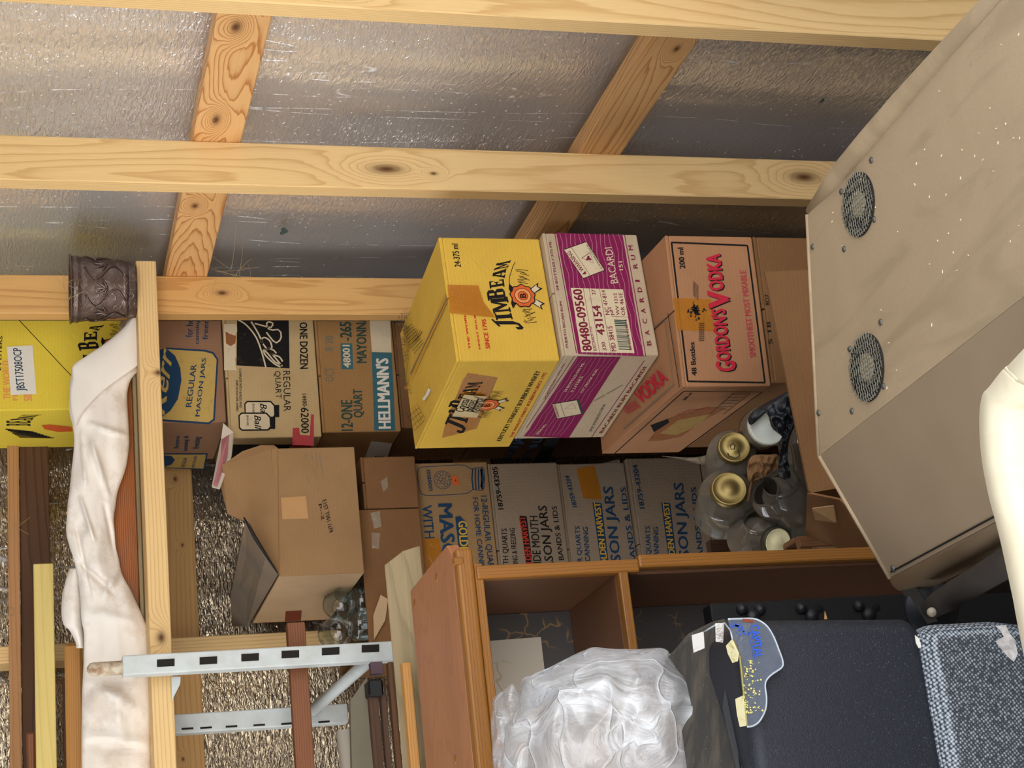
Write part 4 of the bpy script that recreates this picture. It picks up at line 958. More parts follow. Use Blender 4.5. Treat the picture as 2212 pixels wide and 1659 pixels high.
# front flap standing up and leaning back, side flap folded in
zf = zt_+.0
fl = [HY(603, 1240, YO), HY(600, 970, YO)]
mk('top_flap', [HY(603, 1240, YO), HY(600, 968, YO), HY(592, 962, YO+.01), HY(565, 962, YO+.02), HY(525, 975, YO+.035), HY(480, 1005, YO+.05), HY(476, 1045, YO+.06), HY(492, 1110, YO+.05), HY(507, 1118, YO+.04), HY(540, 1130, YO+.02), HY(560, 1170, YO+.01), HY(575, 1200, YO+.005)], [tuple(range(12))], M_cardF, t, solid=.004)
a1 = HX(601, 1240, O.x); a2 = HX(535, 1352, O.x)
gr_ = card('grimy_flap', '#8f7a64', '#6b6a66', blot=.8)
mk('top_flap', [a1, a2, HX(502, 1352, O.x+.02), HX(499, 1290, O.x+.05), HX(512, 1210, O.x+.08), HX(532, 1122, O.x+.09), HX(548, 1160, O.x+.05), HX(575, 1205, O.x+.02)], [tuple(range(8))], gr_, t, solid=.004)
tube('flap_gap_shade', [HX(600, 1238, O.x-.003), HX(575, 1200, O.x+.0), HX(550, 1160, O.x+.03), HX(527, 1118, O.x+.07)], [.0015, .003, .004, .002], M_slot, t, n=6)  # dark strip drawn in for the shaded gap between the flaps
Le = Face(O+ey, -ey, ez, t); Le.poly([(617, 1320), (652, 1318), (650, 1340), (615, 1342)], I_brown, 'tape'); Le.done()

# jars: glass
def glass(name, tint='#dfe6e2', dust=.18):
    s = N(name); v = s.coord()
    tr = s.n('BsdfTransparent'); s.put(tr.inputs[0], hexc(tint)); gl = s.n('BsdfGlossy'); gl.inputs['Roughness'].default_value = .06
    df = s.n('BsdfDiffuse'); s.put(df.inputs[0], hexc('#857d70'))
    lw = s.n('LayerWeight'); lw.inputs[0].default_value = .35
    n1 = s.ramp(s.noise(v, 12.0, 3.0), [(.3, g(.4)), (.7, g(1))])
    m1 = s.n('MixShader'); s.put(m1.inputs[0], s.math('ADD', s.math('MULTIPLY', n1, dust), s.math('MULTIPLY', lw.outputs['Facing'], dust*1.4))); s.put(m1.inputs[1], tr.outputs[0]); s.put(m1.inputs[2], df.outputs[0])
    m2 = s.n('MixShader'); s.put(m2.inputs[0], s.math('ADD', .06, s.math('MULTIPLY', lw.outputs['Fresnel'], .55))); s.put(m2.inputs[1], m1.outputs[0]); s.put(m2.inputs[2], gl.outputs[0])
    return s.end(m2.outputs[0])
M_glass = glass('clean_glass', '#e8f0f0', .06); M_glassD = glass('dusty_glass', '#b4aea0', .5)
M_lidgold = plain('gold_lid', '#8a7746', .38, .75, blot=.5, sc_=40, dark='#6d5a36'); M_lidcream = plain('cream_lid', '#fbf0be', .45, blot=.12, sc_=60, dark='#a89060'); M_lidwhite = plain('white_lid', '#dfe2d4', .6, blot=.2); M_rim = plain('rusty_rim', '#4c4a3c', .5, .5, blot=.6, sc_=90)
def jar_prof(r, h, nr=None, thread=True):
    nr = nr or r*.7; pr = [(0.001, 0), (r*.85, 0), (r, h*.05), (r, h*.70), (r*.96, h*.78), (nr*1.02, h*.88)]
    if thread: pr += [(nr, h*.90), (nr*1.05, h*.915), (nr, h*.93), (nr*1.05, h*.945), (nr, h*.96)]
    return pr + [(nr, h)]
def jar(label, top, r, h, lid=None, axis=V((0, 0, 1)), nr=None, mat=None, group='glass jars in the cartons', name='glass_jar'):
    """top: centre of the mouth"""
    axis = V(axis).normalized(); base = V(top)-axis*h
    t = thing(name, label, 'jar', base, group); nr = nr or r*.7
    lathe('jar_glass', base, jar_prof(r, h, nr), mat or M_glassD, t, axis=axis)
    if lid:
        lathe('lid', V(top)-axis*.012, [(nr*1.10, 0), (nr*1.12, .003), (nr*1.10, .012), (nr*1.02, .0145), (nr*.96, .0132), (nr*.45, .0132), (nr*.40, .0142), (.0005, .0142)], lid, t, axis=axis)
    return t
zb = zc0+.006
for k, (x, y, r, ax) in enumerate(((742, 1312, .032, (-.3, -1, .05)), (757, 1272, .032, (-.25, -1, .1)), (738, 1362, .034, (-.15, -1, .0)), (779, 1262, .03, (.1, -.25, 1)))):
    D = 3.47
    c = HY(x, y, 3.53)
    jar(['clear jar on its side at the open carton corner, ribbed mouth outward', 'clear jar lying behind the ribbed one beneath the pale carton', 'big clear jar lying nearest the white slotted upright', 'clear jar tucked beneath the corner of the pale open carton'][k], c, r, .11, None, V(ax), mat=M_glass, group='clear jars in the low open carton')
for k, (x, y) in enumerate(((768, 1350), (772, 1302))):
    c = HY(x, y, 3.55); jar(['dusty clear jar standing at the left end of the low carton', 'clear jar standing behind the low carton front panel'][k], c+V((0, 0, .02)), .036, .07, None, mat=M_glass, group='clear jars in the low open carton')
o = mk('torn_cardboard', [HY(806, 1330, 3.49), HY(822, 1285, 3.49), HY(838, 1295, 3.49), HY(832, 1340, 3.488), HY(808, 1382, 3.488)], [(0, 1, 2, 3, 4)], M_card2, None, solid=.004); tag(o, 'torn scrap of pale cardboard hanging on the front of the low open carton', 'cardboard')

# ------------------------------------------------------------------ things on the shelf
c0 = V((1.415, 3.372, ZS+.001))
cpot = HY(218, 625, 3.372); c0.x = cpot.x
t = thing('plant_pot', 'embossed bronze-coloured pot with scrollwork at the right end of the shelf', 'pot', c0)
s = N('bronze_pot'); v = s.coord(rnd=False)
wv = s.n('TexWave', bands_direction='Z', wave_type='BANDS'); s.put(wv.inputs['Vector'], v); wv.inputs['Scale'].default_value = 9; wv.inputs['Distortion'].default_value = 9; wv.inputs['Detail'].default_value = 1; wv.inputs['Detail Scale'].default_value = 3.5
hh = s.ramp(wv.outputs['Fac'], [(.35, g(0)), (.5, g(1)), (.65, g(0))]); n1 = s.noise(v, 60.0, 4.0)
col = s.mix(hh, hexc('#64544e'), hexc('#75645d')); col = s.mix(s.ramp(n1, [(.5, g(0)), (.8, g(.6))]), col, hexc('#94877e'))
M_pot = s.end(s.bsdf(col, .33, .7, s.bump(s.math('ADD', s.math('MULTIPLY', hh, .3), s.math('MULTIPLY', n1, .5)), .6, .002)))
H = .136; r0, r1 = .057, .071
rmap = lambda h: r0+(r1-r0)*h/H
pr = [(.001, 0), (r0*.96, 0), (r0, .004), (r0*1.0, .006)]
for h in (.012, .03, .05, .07, .09, .112, .118): pr.append((rmap(h)*1.0, h))
pr[4:4] = [(rmap(.016)*1.03, .015), (rmap(.018)*1.03, .018)]
pr += [(rmap(.119)*1.03, .120), (rmap(.119)*1.03, .125), (rmap(.128), .127), (r1*1.0, .132), (r1*1.05, .134), (r1*1.05, H), (r1*.98, H), (r0*.95, .03), (.001, .03)]
lathe('pot_body', c0, pr, M_pot, t, n=48)
# raised scrolls
for k in range(7):
    a0 = k*2*math.pi/7+.3; pts = []
    for j in range(16):
        u = j/15; h = .024+.082*u; an = a0+.34*math.sin(u*6.283)+.25*u; rr = rmap(h)+.0012
        pts.append(c0+V((math.cos(an)*rr, math.sin(an)*rr, h)))
    tube('scroll_relief', pts, .0022, M_pot, t, n=6)
    for m_ in range(5):
        an0 = a0+.45; h0 = .062; pts = []
        for j in range(5):
            u = j/4; h = h0+u*.026*math.sin((m_-2)*.6+1.57)*(1)+0; an = an0+u*.33*math.sin((m_-2)*.6); rr = rmap(h)+.001
            pts.append(c0+V((math.cos(an)*rr, math.sin(an)*rr, h)))
        tube('leaf_relief', pts, [.003, .0032, .003, .002, .0008], M_pot, t, n=5)

# lumber lying along the shelf
def plank(name, label, a, b, Y, th, mat, cat='board', ext=None, bevel=.0015):
    """front face given by pixel corners a=(top px, right px) b=(bottom px, right px) at plane Y; runs left to ext"""
    A1, B1 = HY(a[0], a[1], Y), HY(b[0], b[1], Y); x0 = -1.2 if ext is None else HY(a[0], ext, Y).x
    o = box3(name, V((x0, Y, B1.z)), V((A1.x-x0, 0, 0)), V((0, 0, A1.z-B1.z)), V((0, th, 0)), mat, bevel=bevel); tag(o, label, cat); return o
plank('oak_plank', 'orange-brown oak plank lying on the shelf beneath the white cloth', (236, 800), (284, 800), 3.47, .02, M_oak)
plank('wooden_lath', 'tan lath with a pencilled letter above the dark weathered board', (15, 937), (40, 937), 3.84, .044, M_brownwood)
plank('weathered_board', 'dark stained board nailed across the back studs under the tan lath', (41, 937), (104, 937), 3.85, .034, M_darkwood)
plank('painted_board', 'pale yellow board with blue paint scuffs, its end in front of the dark stained board', (72, 1218), (115, 1218), 3.60, .02, M_yellowwood)
plank('oak_stick', 'tan oak stick ending beside the white cloth, below the yellow board', (139, 1390), (178, 1390), 3.56, .03, M_oaktan, bevel=.006)
plank('wooden_stick', 'small reddish stick with a nail hole at the far left end of the dark board', (57, 1582), (76, 1582), 3.66, .02, M_cedar, bevel=.004)
plank('wooden_strip', 'thin plywood strip edge lying behind the shelf rail', (285, 790), (293, 790), 3.45, .015, M_grey_wood)
for k, (z0, z1, y0, y1) in enumerate(((ZS-.004, 1.862, 3.57, 3.66), )):
    o = abox('wood_offcut', -.9, HY(150, 1420, 3.6).x, y0, y1, z0, 1.858, M_darkwood); tag(o, 'dark wood offcut under the tan oak stick behind the cloth', 'wood')
o = abox('wood_offcut', -.9, HY(150, 1450, 3.6).x, 3.665, 3.70, ZS-.004, 1.90, M_darkwood); tag(o, 'rear dark offcut propping the yellow board behind the cloth', 'wood')
Fl = Face(V((0, 3.84, 1.9)), V((1, 0, 0)), V((0, 0, 1)), None)
# pencil mark on the tan lath
tl_ = [o for o in COL.objects if o.name == 'wooden_lath'][0]; Fl.parent = tl_; Fl.line([(20, 1329), (30, 1329), (30, 1316), (24, 1312), (18, 1316), (18, 1329)], .0012, I_greyink, 'pencil_mark'); Fl.done()
# thin wood shavings stuck to the rack post side
for k, (x, y) in enumerate(((24, 1130), (30, 1137), (60, 1315))):
    pass

# cloths: soft folded bundles (closed bodies with real thickness)
M_cloth = plain('white_flannel', '#ece7e0', .95, blot=.12, sc_=6, dark='#c9b396', bump=.5, spec=.1)
M_clothS = None
s = N('soiled_flannel'); v = s.coord(rnd=False); n1 = s.ramp(s.noise(v, 14.0, 5.0, .65), [(.50, g(0)), (.66, g(1))]); n2 = s.ramp(s.noise(v, 5.0, 3.0), [(.5, g(0)), (.75, g(1))])
col = s.mix(s.math('MULTIPLY', n2, .25), hexc('#efe9e2'), hexc('#dcbfa2')); col = s.mix(s.math('MULTIPLY', n1, .3), col, hexc('#a98a68'))
M_clothS = s.end(s.bsdf(col, .95, 0, s.bump(s.noise(v, 320.0, 2.0), .5, .0015), **{'Specular IOR Level': .1}))
def strip(name, label, rows, D, th, mat, fold=.008, seed=0, n=90, m=26, parent=None, creases=(), cat='cloth', back=.6):
    """a soft bundle: rows = (xa, xb, y) edge pixels down its length; bulges th towards the room, th*back behind"""
    rr = smoothpts(rows, n); vs = []; fs = []; K2 = 2*m
    for i, (xa, xb, y) in enumerate(rr):
        for j in range(K2):
            front = j < m; u = (j/(m-1)) if front else (1-(j-m)/(m-1)); x = xa+(xb-xa)*u
            if not front and (j == m or j == K2-1): pass
            Dd = D(x, y) if callable(D) else D
            arch = math.sin(math.pi*min(max(u, 0.0), 1.0))**.55
            q = P(x, y, Dd); dd = (q-CAM).normalized()
            if front:
                w_ = noise.noise(V((x*.018+seed, y*.011, seed*3.1)))*fold*1.6 + noise.noise(V((x*.045+seed, y*.02, 5)))*fold*.6
                for (cx, cy, dx, dy, L, amp, wd) in creases:
                    amp = amp*2.4; wd = wd*.85
                    tx = (x-cx)*dx+(y-cy)*dy; nx_ = -(x-cx)*dy+(y-cy)*dx
                    if -L < tx < L: w_ += amp*math.exp(-(nx_/wd)**2)*(1-(tx/L)**2)**.5
                q = q - dd*(th*arch + w_*arch)
            else: q = q + dd*(th*back*arch+.001)
            vs.append(q)
    N_ = len(rr)
    for i in range(N_-1):
        for j in range(K2): fs.append((i*K2+j, i*K2+(j+1) % K2, (i+1)*K2+(j+1) % K2, (i+1)*K2+j))
    fs.append(tuple(range(K2))[::-1]); fs.append(tuple(range((N_-1)*K2, N_*K2)))
    o = mk(name, vs, fs, mat, parent, smooth=True)
    if label: tag(o, label, cat)
    return o
YCl = 3.44
Dc = lambda x, y: (HY(x, y, YCl)-CAM).dot(_f)
CR = [(240, 930, .95, .3, 55, .009, 5), (215, 1010, .3, .95, 70, .007, 6), (238, 1145, .2, .98, 60, -.008, 6), (200, 1240, .75, .66, 60, -.009, 7), (250, 1245, .55, -.83, 60, .010, 8), (180, 1215, .2, .97, 80, -.007, 5),
      (235, 1330, .97, .2, 60, .006, 8), (240, 1500, .9, .45, 80, .010, 9), (225, 1480, .95, -.2, 60, -.007, 8), (245, 1595, .98, .1, 75, .009, 8), (260, 1618, .98, .1, 75, -.007, 6), (180, 990, .1, .99, 60, .006, 4), (188, 1120, .3, .95, 50, .007, 5)]
rows = [(276, 300, 688), (262, 302, 715), (225, 300, 745), (188, 299, 772), (158, 298, 792), (156, 297, 802), (152, 282, 822), (150, 275, 850), (150, 276, 890), (158, 278, 925), (160, 279, 960), (155, 272, 1010), (150, 255, 1060), (146, 250, 1090), (144, 246, 1120), (143, 248, 1150), (150, 250, 1180), (158, 256, 1205), (166, 264, 1240), (172, 285, 1280), (176, 312, 1340), (181, 320, 1370), (180, 323, 1440), (177, 325, 1500), (176, 326, 1590), (176, 327, 1659), (176, 328, 1800)]
strip('white_cloth', 'long white flannel cloth bundled along the shelf, brown-stained towards the left', rows, Dc, .028, M_clothS, fold=.010, creases=CR, n=170, m=34)
strip('white_cloth', 'smooth white fold of flannel lying over the right end of the bundled cloth', [(284, 297, 686), (262, 299, 712), (226, 300, 742), (188, 299, 768), (158, 296, 790), (157, 262, 815), (152, 222, 845), (153, 188, 880), (157, 172, 905), (160, 166, 918)], lambda x, y: Dc(x, y)-.030, .008, M_cloth, fold=.003, n=60, m=18)
strip('patterned_cloth', 'scrap of cream cloth with dark leaf print behind the bronze pot', [(262, 288, 690), (256, 288, 715), (255, 285, 745), (262, 275, 765)], lambda x, y: (HY(x, y, 3.52)-CAM).dot(_f), .006, plain('leaf_print_cloth', '#d5c3ab', .9, blot=.9, sc_=60, dark='#2e2a26'), n=24, m=10)
strip('white_cloth', 'soiled cream cloth bulging behind the shelf bundle, beside the yellow board', [(150, 175, 1228), (140, 176, 1260), (133, 178, 1300), (133, 178, 1330), (138, 178, 1350), (150, 180, 1362), (162, 182, 1385), (165, 182, 1400)], lambda x, y: Dc(x, y)+.03, .02, M_clothS, fold=.006, n=40, m=14)

# ------------------------------------------------------------------ slotted steel shelf frame
t = thing('steel_shelf_frame', 'white slotted steel frame standing in front of the shelf rail', 'rack', (.65, 3.31, 0))
YR = 3.29
xa = HY(330, 1412, YR).x; xb = HY(330, 1455, YR).x; ztop = HY(265, 1440, YR).z
box3('front_post', V((xb, YR, 0)), V((0, 0, ztop)), V((xa-xb, 0, 0)), V((0, .034, 0)), M_metal, t, bevel=.003, seg=3)
Fp = Face(V((xb, YR, 0)), V((xa-xb, 0, 0)), V((0, 0, ztop)), t)
for (cx, cy) in ((358, 1432), (450, 1427), (540, 1420), (627, 1413.5), (714, 1407), (800, 1401), (880, 1395)):
    q = [(cx-19, cy+9), (cx+19, cy+7), (cx+19, cy-9), (cx-19, cy-7)]
    pts = [Fp.pt(*Fp.ab(w_), .0003) for w_ in q]; prism('slot', pts, V((0, -.0006, 0)), M_slot, t)
ct = HY(232, 1443, YR); tipz = HY(188, 1443, YR).z; xt = (xa+xb)/2-.002
pr = [(.0115, 0), (.0118, ztop-1.2)]
tube('post_tip', [V((xt, YR+.014, ztop-.02)), V((xt, YR+.014, tipz-.012)), V((xt, YR+.014, tipz-.005)), V((xt, YR+.014, tipz))], [.0135, .0135, .011, .004], M_rust, t, n=16)
YR2 = 3.56
xa2, xb2 = HY(500, 1535, YR2).x, HY(500, 1577, YR2).x; z2 = HY(752, 1540, YR2).z
box3('rear_post', V((xb2, YR2, z2)), V((0, 0, 1.69-z2)), V((xa2-xb2, 0, 0)), V((0, .034, 0)), M_metal, t, bevel=.003, seg=3)
Fp = Face(V((xb2, YR2, z2)), V((0, 0, 1.69-z2)), V((-(xa2-xb2), 0, 0)), t)
for cx in (405, 445, 500, 560, 620, 700): 
    a_ = HY(cx, 1574-(cx-405)*.05, YR2); abox('slot', a_.x-.002, a_.x+.002, YR2-.0007, YR2+.001, a_.z-.012, a_.z+.012, M_slot, t, bevel=0)
tube('diagonal_brace', [HY(675, 1535, 3.55), HY(800, 1425, 3.33)], .0125, M_metal, t, n=14)
mk('gusset', [HY(370, 1462, 3.335), HY(390, 1462, 3.335), HY(389, 1478, 3.335), HY(371, 1514, 3.335)], [(0, 1, 2, 3)], M_metal, t, solid=.002)
abox('cross_bar', (xb+xa)/2-.01, (xb+xa)/2+.01, 3.325, 3.56, .30, .33, M_metal, t)
abox('rear_post_foot', xb2, xa2, YR2, YR2+.034, 0, z2-.0, M_metal, t) if False else None
# red-brown stick lying across the frame
plank('cedar_stick', 'red-brown cedar stick running level behind the white slotted post', (620, 1345), (659, 1345), 3.35, .025, M_cedar)
o = tube('white_pipe', [HY(742, 1578, 3.45), HY(742, 1578, 3.45)+V((-.9, -.02, -.05))], .0165, plain('pvc', '#d3cbbd', .5, blot=.15)); tag(o, 'short white plastic pipe end at the left edge below the steel frame', 'pipe')
# dark furniture parts behind the weathered post
YT = 3.2
o = prism('plywood_sheet', [HY(757, 1514, YT), HY(793, 1462, YT), HY(815, 1700, YT-.02), HY(762, 1720, YT-.02)], V((0, .018, 0)), plain('grey_board', '#77705f', .8, blot=.3)); tag(o, 'grey-brown panel with a cut corner left of the weathered post', 'panel')
t = thing('folding_table_frame', 'dark brown folding frame with black plastic cap behind the weathered post', 'frame', HY(800, 1500, YT))
for (x0_, x1_, ys, ye, Y_, m_) in ((797, 817, 1500, 1750, 3.17, M_redbrown), (822, 834, 1500, 1750, 3.175, M_redbrown), (838, 850, 1430, 1750, 3.16, M_darkwood)):
    A1, B1 = HY(x0_, ys, Y_), HY(x1_, ys, Y_); x0q = HY(x0_, ye, Y_).x
    sl = HY(x0_+ (ye-ys)*.07, ye, Y_)
    box3('rail', V((x0q, Y_, B1.z)), V((A1.x-x0q, 0, 0)), V((0, 0, A1.z-B1.z)), V((0, .02, 0)), m_, t)
A1 = HY(793, 1468, 3.16); B1 = HY(829, 1503, 3.16); abox('plastic_cap', B1.x, A1.x, 3.155, 3.195, B1.z, A1.z, M_black, t, bevel=.004)
A1 = HY(800, 1430, 3.18); B1 = HY(828, 1455, 3.18); abox('rail_end', B1.x, A1.x, 3.18, 3.20, B1.z, A1.z, plain('plum_painted', '#5c4550', .6), t)

# weathered post, corner towards the room
a_, b_, c_ = P(829, 1205, 2.72), P(869, 1190, 2.70), P(908, 1178, 2.715)
dr = (P(862, 1659, 2.86-.10)-P(829, 1205, 2.72)).normalized(); dr = V((-1, .02, -.01)).normalized()
n1_ = b_-a_; n1_ -= dr*n1_.dot(dr); n2_ = c_-b_; n2_ -= dr*n2_.dot(dr)
vs = [a_, b_, c_, c_+V((.0, .05, .02)), a_+V((0, .06, -.015))]
ends = [v_+dr*1.1 for v_ in vs]
vs[0] = vs[0]+dr*.012
mat_ = M_grey_wood
Mf = frame(b_+dr*1.1, -dr, n1_)
o = mk('weathered_post', vs+ends, [(0, 1, 2, 3, 4)[::-1], (5, 6, 7, 8, 9)]+[(i, (i+1) % 5, 5+(i+1) % 5, 5+i) for i in range(5)], mat_, M=Mf, bevel=.002); tag(o, 'grey weathered wooden post lying level behind the bookcase top', 'post')
o = box3('wood_trim', P(888, 1430, 2.6)+V((-.75, 0, 0)), V((.75, 0, 0)), V((0, 0, .014)), V((0, .02, 0)), M_oaktan); tag(o, 'thin honey-coloured wood strip between the weathered post and the bookcase top', 'trim')

# ------------------------------------------------------------------ bookcase
YB = 2.167; A0 = P(985, 1190, 2.3); zt = A0.z
t = thing('bookcase', 'orange-brown wooden bookcase with a plugged plywood top and open shelves', 'bookcase', (.2, YB, 0))
bk = .30
def topq(x, y, z=zt): return HZ(x, y, z)
# top board: plywood field + solid front edging
tp = [topq(975, 1178), topq(963, 1178), topq(886, 1276)]
dirx = (topq(1030, 1659)-topq(985, 1190)); dirx = V((-1, -.004, 0)); L = 1.0
f0 = topq(987, 1184); b0 = topq(886, 1276); c1 = topq(964, 1178)
pts = [f0+V((0, 0, 0)), V((f0.x-.004, f0.y, zt)), ]
M0 = frame(V((f0.x-L, YB, zt-.018)), V((1, 0, 0)), V((0, 1, 0)))
tp_pts = [V((f0.x-L, YB+.022, zt)), V((f0.x-.004, YB+.022, zt)), V((c1.x, max(c1.y, YB+.03), zt)), V((b0.x, b0.y, zt)), V((f0.x-L, b0.y+.005, zt))]
prism('top_board', [p_-V((0, 0, .018)) for p_ in tp_pts], V((0, 0, .018)), M_casetop, t, bevel=.002, M=M0)
box3('top_edging', V((f0.x-L, YB, zt-.024)), V((L+.002, 0, 0)), V((0, 0, .0245)), V((0, .0215, 0)), M_walnut, t, bevel=.005, seg=3)
for (x, y) in ((943, 1248), (896, 1303), (984, 1640)):
    q = topq(x, y); lathe('wood_plug', q-V((0, 0, .001)), [(.0062, 0), (.0062, .0014), (.004, .0022), (.0004, .0024)], M_walnut, t, n=16)
xo, xi = HY(1180, 1215, YB).x, HY(1180, 1243, YB).x
yb_ = HX(1243, 1318, xi).y
zsh_t, zsh_b = HY(1334, 1238, YB).z, HY(1354, 1238, YB).z; zlow = .12
box3('side_panel', V((xi, YB+.018, zlow)), V((0, 0, zt-.026-zlow)), V((0, yb_-YB+.02, 0)), V((xo-xi-.002, 0, 0)), M_case_in, t, bevel=.001)
box3('side_edging', V((xi-.001, YB-.001, zsh_b-.02)), V((0, 0, zt-.026-zsh_b+.02)), V((xo-xi+.001, 0, 0)), V((0, .018, 0)), M_walnut, t, bevel=.003, seg=2)
box3('side_edging', V((xi-.001, YB-.001, zlow)), V((.006, 0, zsh_b-.02-zlow)), V((xo-xi+.001, 0, 0)), V((0, .018, 0)), M_walnut, t, bevel=.003, seg=2)
box3('side_panel', V((xo-.95, YB+.018, zlow)), V((0, 0, zt-.026-zlow)), V((0, yb_-YB+.02, 0)), V((.018, 0, 0)), M_case_in, t, bevel=.001)
box3('shelf', V((xo-.93, YB+.016, zsh_b)), V((xi-xo+.93, 0, 0)), V((0, yb_-YB-.016, 0)), V((0, 0, zsh_t-zsh_b-.001)), M_case_in, t, bevel=.001)
box3('shelf_edging', V((xo-.93, YB-.003, zsh_b-.001)), V((xi-xo+.93, 0, 0)), V((0, 0, zsh_t-zsh_b)), V((0, .018, 0)), M_walnut, t, bevel=.002, seg=2)
box3('under_rail', V((f0.x-L, YB+.003, zt-.036)), V((L-.02, 0, 0)), V((0, 0, .0115)), V((0, .012, 0)), M_walnut, t, bevel=.001)
s = N('marbled_back'); v = s.coord(rnd=False)
vd = s.n('VectorMath', operation='ADD'); s.put(vd.inputs[0], v); nn = s.n('TexNoise'); s.put(nn.inputs['Vector'], v); nn.inputs['Scale'].default_value = 28; sc3 = s.n('VectorMath', operation='SCALE'); s.put(sc3.inputs[0], nn.outputs['Color']); sc3.inputs['Scale'].default_value = .035; s.put(vd.inputs[1], sc3.outputs[0])
ed = s.vor(vd.outputs[0], 26.0, 'DISTANCE_TO_EDGE'); msk = s.ramp(s.noise(v, 11.0, 2.0), [(.54, g(0)), (.6, g(1))])
vein = s.math('MULTIPLY', s.ramp(ed, [(0, g(.7)), (.02, g(.6)), (.04, g(0))]), msk)
def marb(base, vc, nm_): 
    pass
colm = s.mix(vein, hexc('#3b3634'), hexc('#8a6a3c')); M_marbD = s.end(s.bsdf(colm, .45))
s2 = N('marbled_sheet'); v = s2.coord(rnd=False); nn = s2.n('TexNoise'); s2.put(nn.inputs['Vector'], v); nn.inputs['Scale'].default_value = 28; sc3 = s2.n('VectorMath', operation='SCALE'); s2.put(sc3.inputs[0], nn.outputs['Color']); sc3.inputs['Scale'].default_value = .035; vd = s2.n('VectorMath', operation='ADD'); s2.put(vd.inputs[0], v); s2.put(vd.inputs[1], sc3.outputs[0])
ed = s2.vor(vd.outputs[0], 24.0, 'DISTANCE_TO_EDGE'); msk = s2.ramp(s2.noise(v, 9.0, 2.0), [(.55, g(0)), (.61, g(1))])
M_marbL = s2.end(s2.bsdf(s2.mix(s2.math('MULTIPLY', s2.ramp(ed, [(0, g(.6)), (.02, g(.5)), (.04, g(0))]), msk), hexc('#b5ab9a'), hexc('#9a7c4e')), .5))
box3('back_panel', V((xo-.93, yb_, zlow)), V((xi-xo+.93, 0, 0)), V((0, 0, zt-.03-zlow)), V((0, .006, 0)), M_marbD, t)
q1, q2 = HY(1012, 1388, yb_-.002), HY(1168, 1376, yb_-.002)
mk('paper_sheet', [q1, HY(1168, 1376, yb_-.002), V((xo-.92, yb_-.002, q2.z)), V((xo-.92, yb_-.002, q1.z))], [(0, 1, 2, 3)], M_marbL, t, solid=.001)
a1 = HY(1068, 1606, YB); a2 = HY(1068, 1640, YB)
box3('middle_stile', V((a2.x, YB, zsh_t)), V((0, 0, zt-.037-zsh_t)), V((a1.x-a2.x, 0, 0)), V((0, .04, 0)), M_walnut, t, bevel=.002)
box3('corner_block', HY(1002, 1218, YB-.002), V((0, 0, -.022)) if False else V((.0, 0, .013)), V((.010, 0, 0)), V((0, .012, 0)), M_walnut, t)
abox('plinth', xo-.95, xo, YB+.01, yb_+.02, 0, zlow, M_redbrown, t)
o = abox('support_crate', .0, .42, 2.53, 2.72, 0, P(905, 1200, 2.70).z-.08, M_cardD); tag(o, 'plain carton standing hidden behind the bookcase under the weathered post', 'box')

# ------------------------------------------------------------------ open floor carton with dusty jars
YF = 2.36
wl = [HY(1650, 590, 2.30), HY(1710, 850, YF), HY(1748, 1062, YF+.01)]
zin = .60
t = thing('open_carton', 'tall brown open carton full of dusty jars behind the beige machine', 'box', (.75, YF, .3))
prism('front_panel', [HY(1650, 590, 2.33), HY(1745, 1062, 2.36), HY(1752, 1066, 2.36), V((.742, 2.36, .35)), V((1.12, 2.33, .35)), HY(1752, 585, 2.33)], V((0, -.005, 0)), M_cardD, t)
mk('side_flap', [HY(1745, 1064, 2.362), HY(1815, 1078, 2.30), HY(1885, 1140, 2.28), HY(1892, 1214, 2.34), HY(1822, 1186, 2.42), HY(1742, 1152, 2.50)], [tuple(range(6))], M_cardD, t, solid=.004)
mk('torn_flap', [HY(1755, 1098, 2.35), HY(1800, 1092, 2.31), HY(1806, 1128, 2.33), HY(1762, 1122, 2.37)], [(0, 1, 2, 3)], M_card, t, solid=.003)
abox('side_panel', .66, .664, 2.365, 2.95, .35, zin-.12, M_cardD, t); abox('back_panel', .664, .915, 2.95, 2.954, .35, zin+.02, M_cardD, t)
abox('bottom_panel', .664, .915, 2.365, 2.95, .35, .356, M_cardD, t)
o = abox('storage_carton', .66, .915, 2.365, 2.95, 0, .348, M_cardD, bevel=.003); tag(o, 'closed brown carton on the floor carrying the open carton of dusty jars', 'box')
t = jar('dusty jar with gold lid marked by black pen, upper right of the jar carton', P(1586, 966, 2.98), .044, .125, M_lidgold, -_f+R2*.42, nr=.0265)
ax_ = (-_f+R2*.42).normalized(); lf = P(1586, 966, 2.98)+ax_*.0034; e1_ = (R2-ax_*R2.dot(ax_)).normalized(); e2_ = ax_.cross(e1_)
Fj = Face(lf-e1_*.03-e2_*.03, e1_*.06, e2_*.06, t)
Fj.line([(1595, 972), (1598, 985), (1588, 990), (1575, 985), (1572, 978)], .0014, I_black, 'pen_mark'); Fj.line([(1588, 962), (1586, 970), (1579, 970), (1577, 962), (1583, 958)], .0014, I_black, 'pen_mark', closed=True); Fj.done()
jar('dusty jar with plain raised-centre gold lid, nearest the grey canning cartons', P(1575, 1056, 2.95), .050, .125, M_lidgold, -_f+R2*.48, nr=.029)
t = jar('dusty jar with cream lid and dark rusty ring, against the bookcase edge', P(1680, 1172, 2.88), .040, .12, M_lidcream, -_f+D2*.35, nr=.0225)
ax_ = (-_f+D2*.35).normalized(); lathe('lid_ring', P(1680, 1172, 2.88)-ax_*.012, [(.0240, 0), (.0278, .001), (.0285, .008), (.0275, .014), (.0252, .0155), (.0246, .013)], M_rim, t, axis=ax_)
jar('squat jar with wide white lid partly covered by the dark blue rag', P(1660, 918, 2.95), .037, .075, M_lidwhite, -_f+R2*.15+D2*.1, nr=.032)
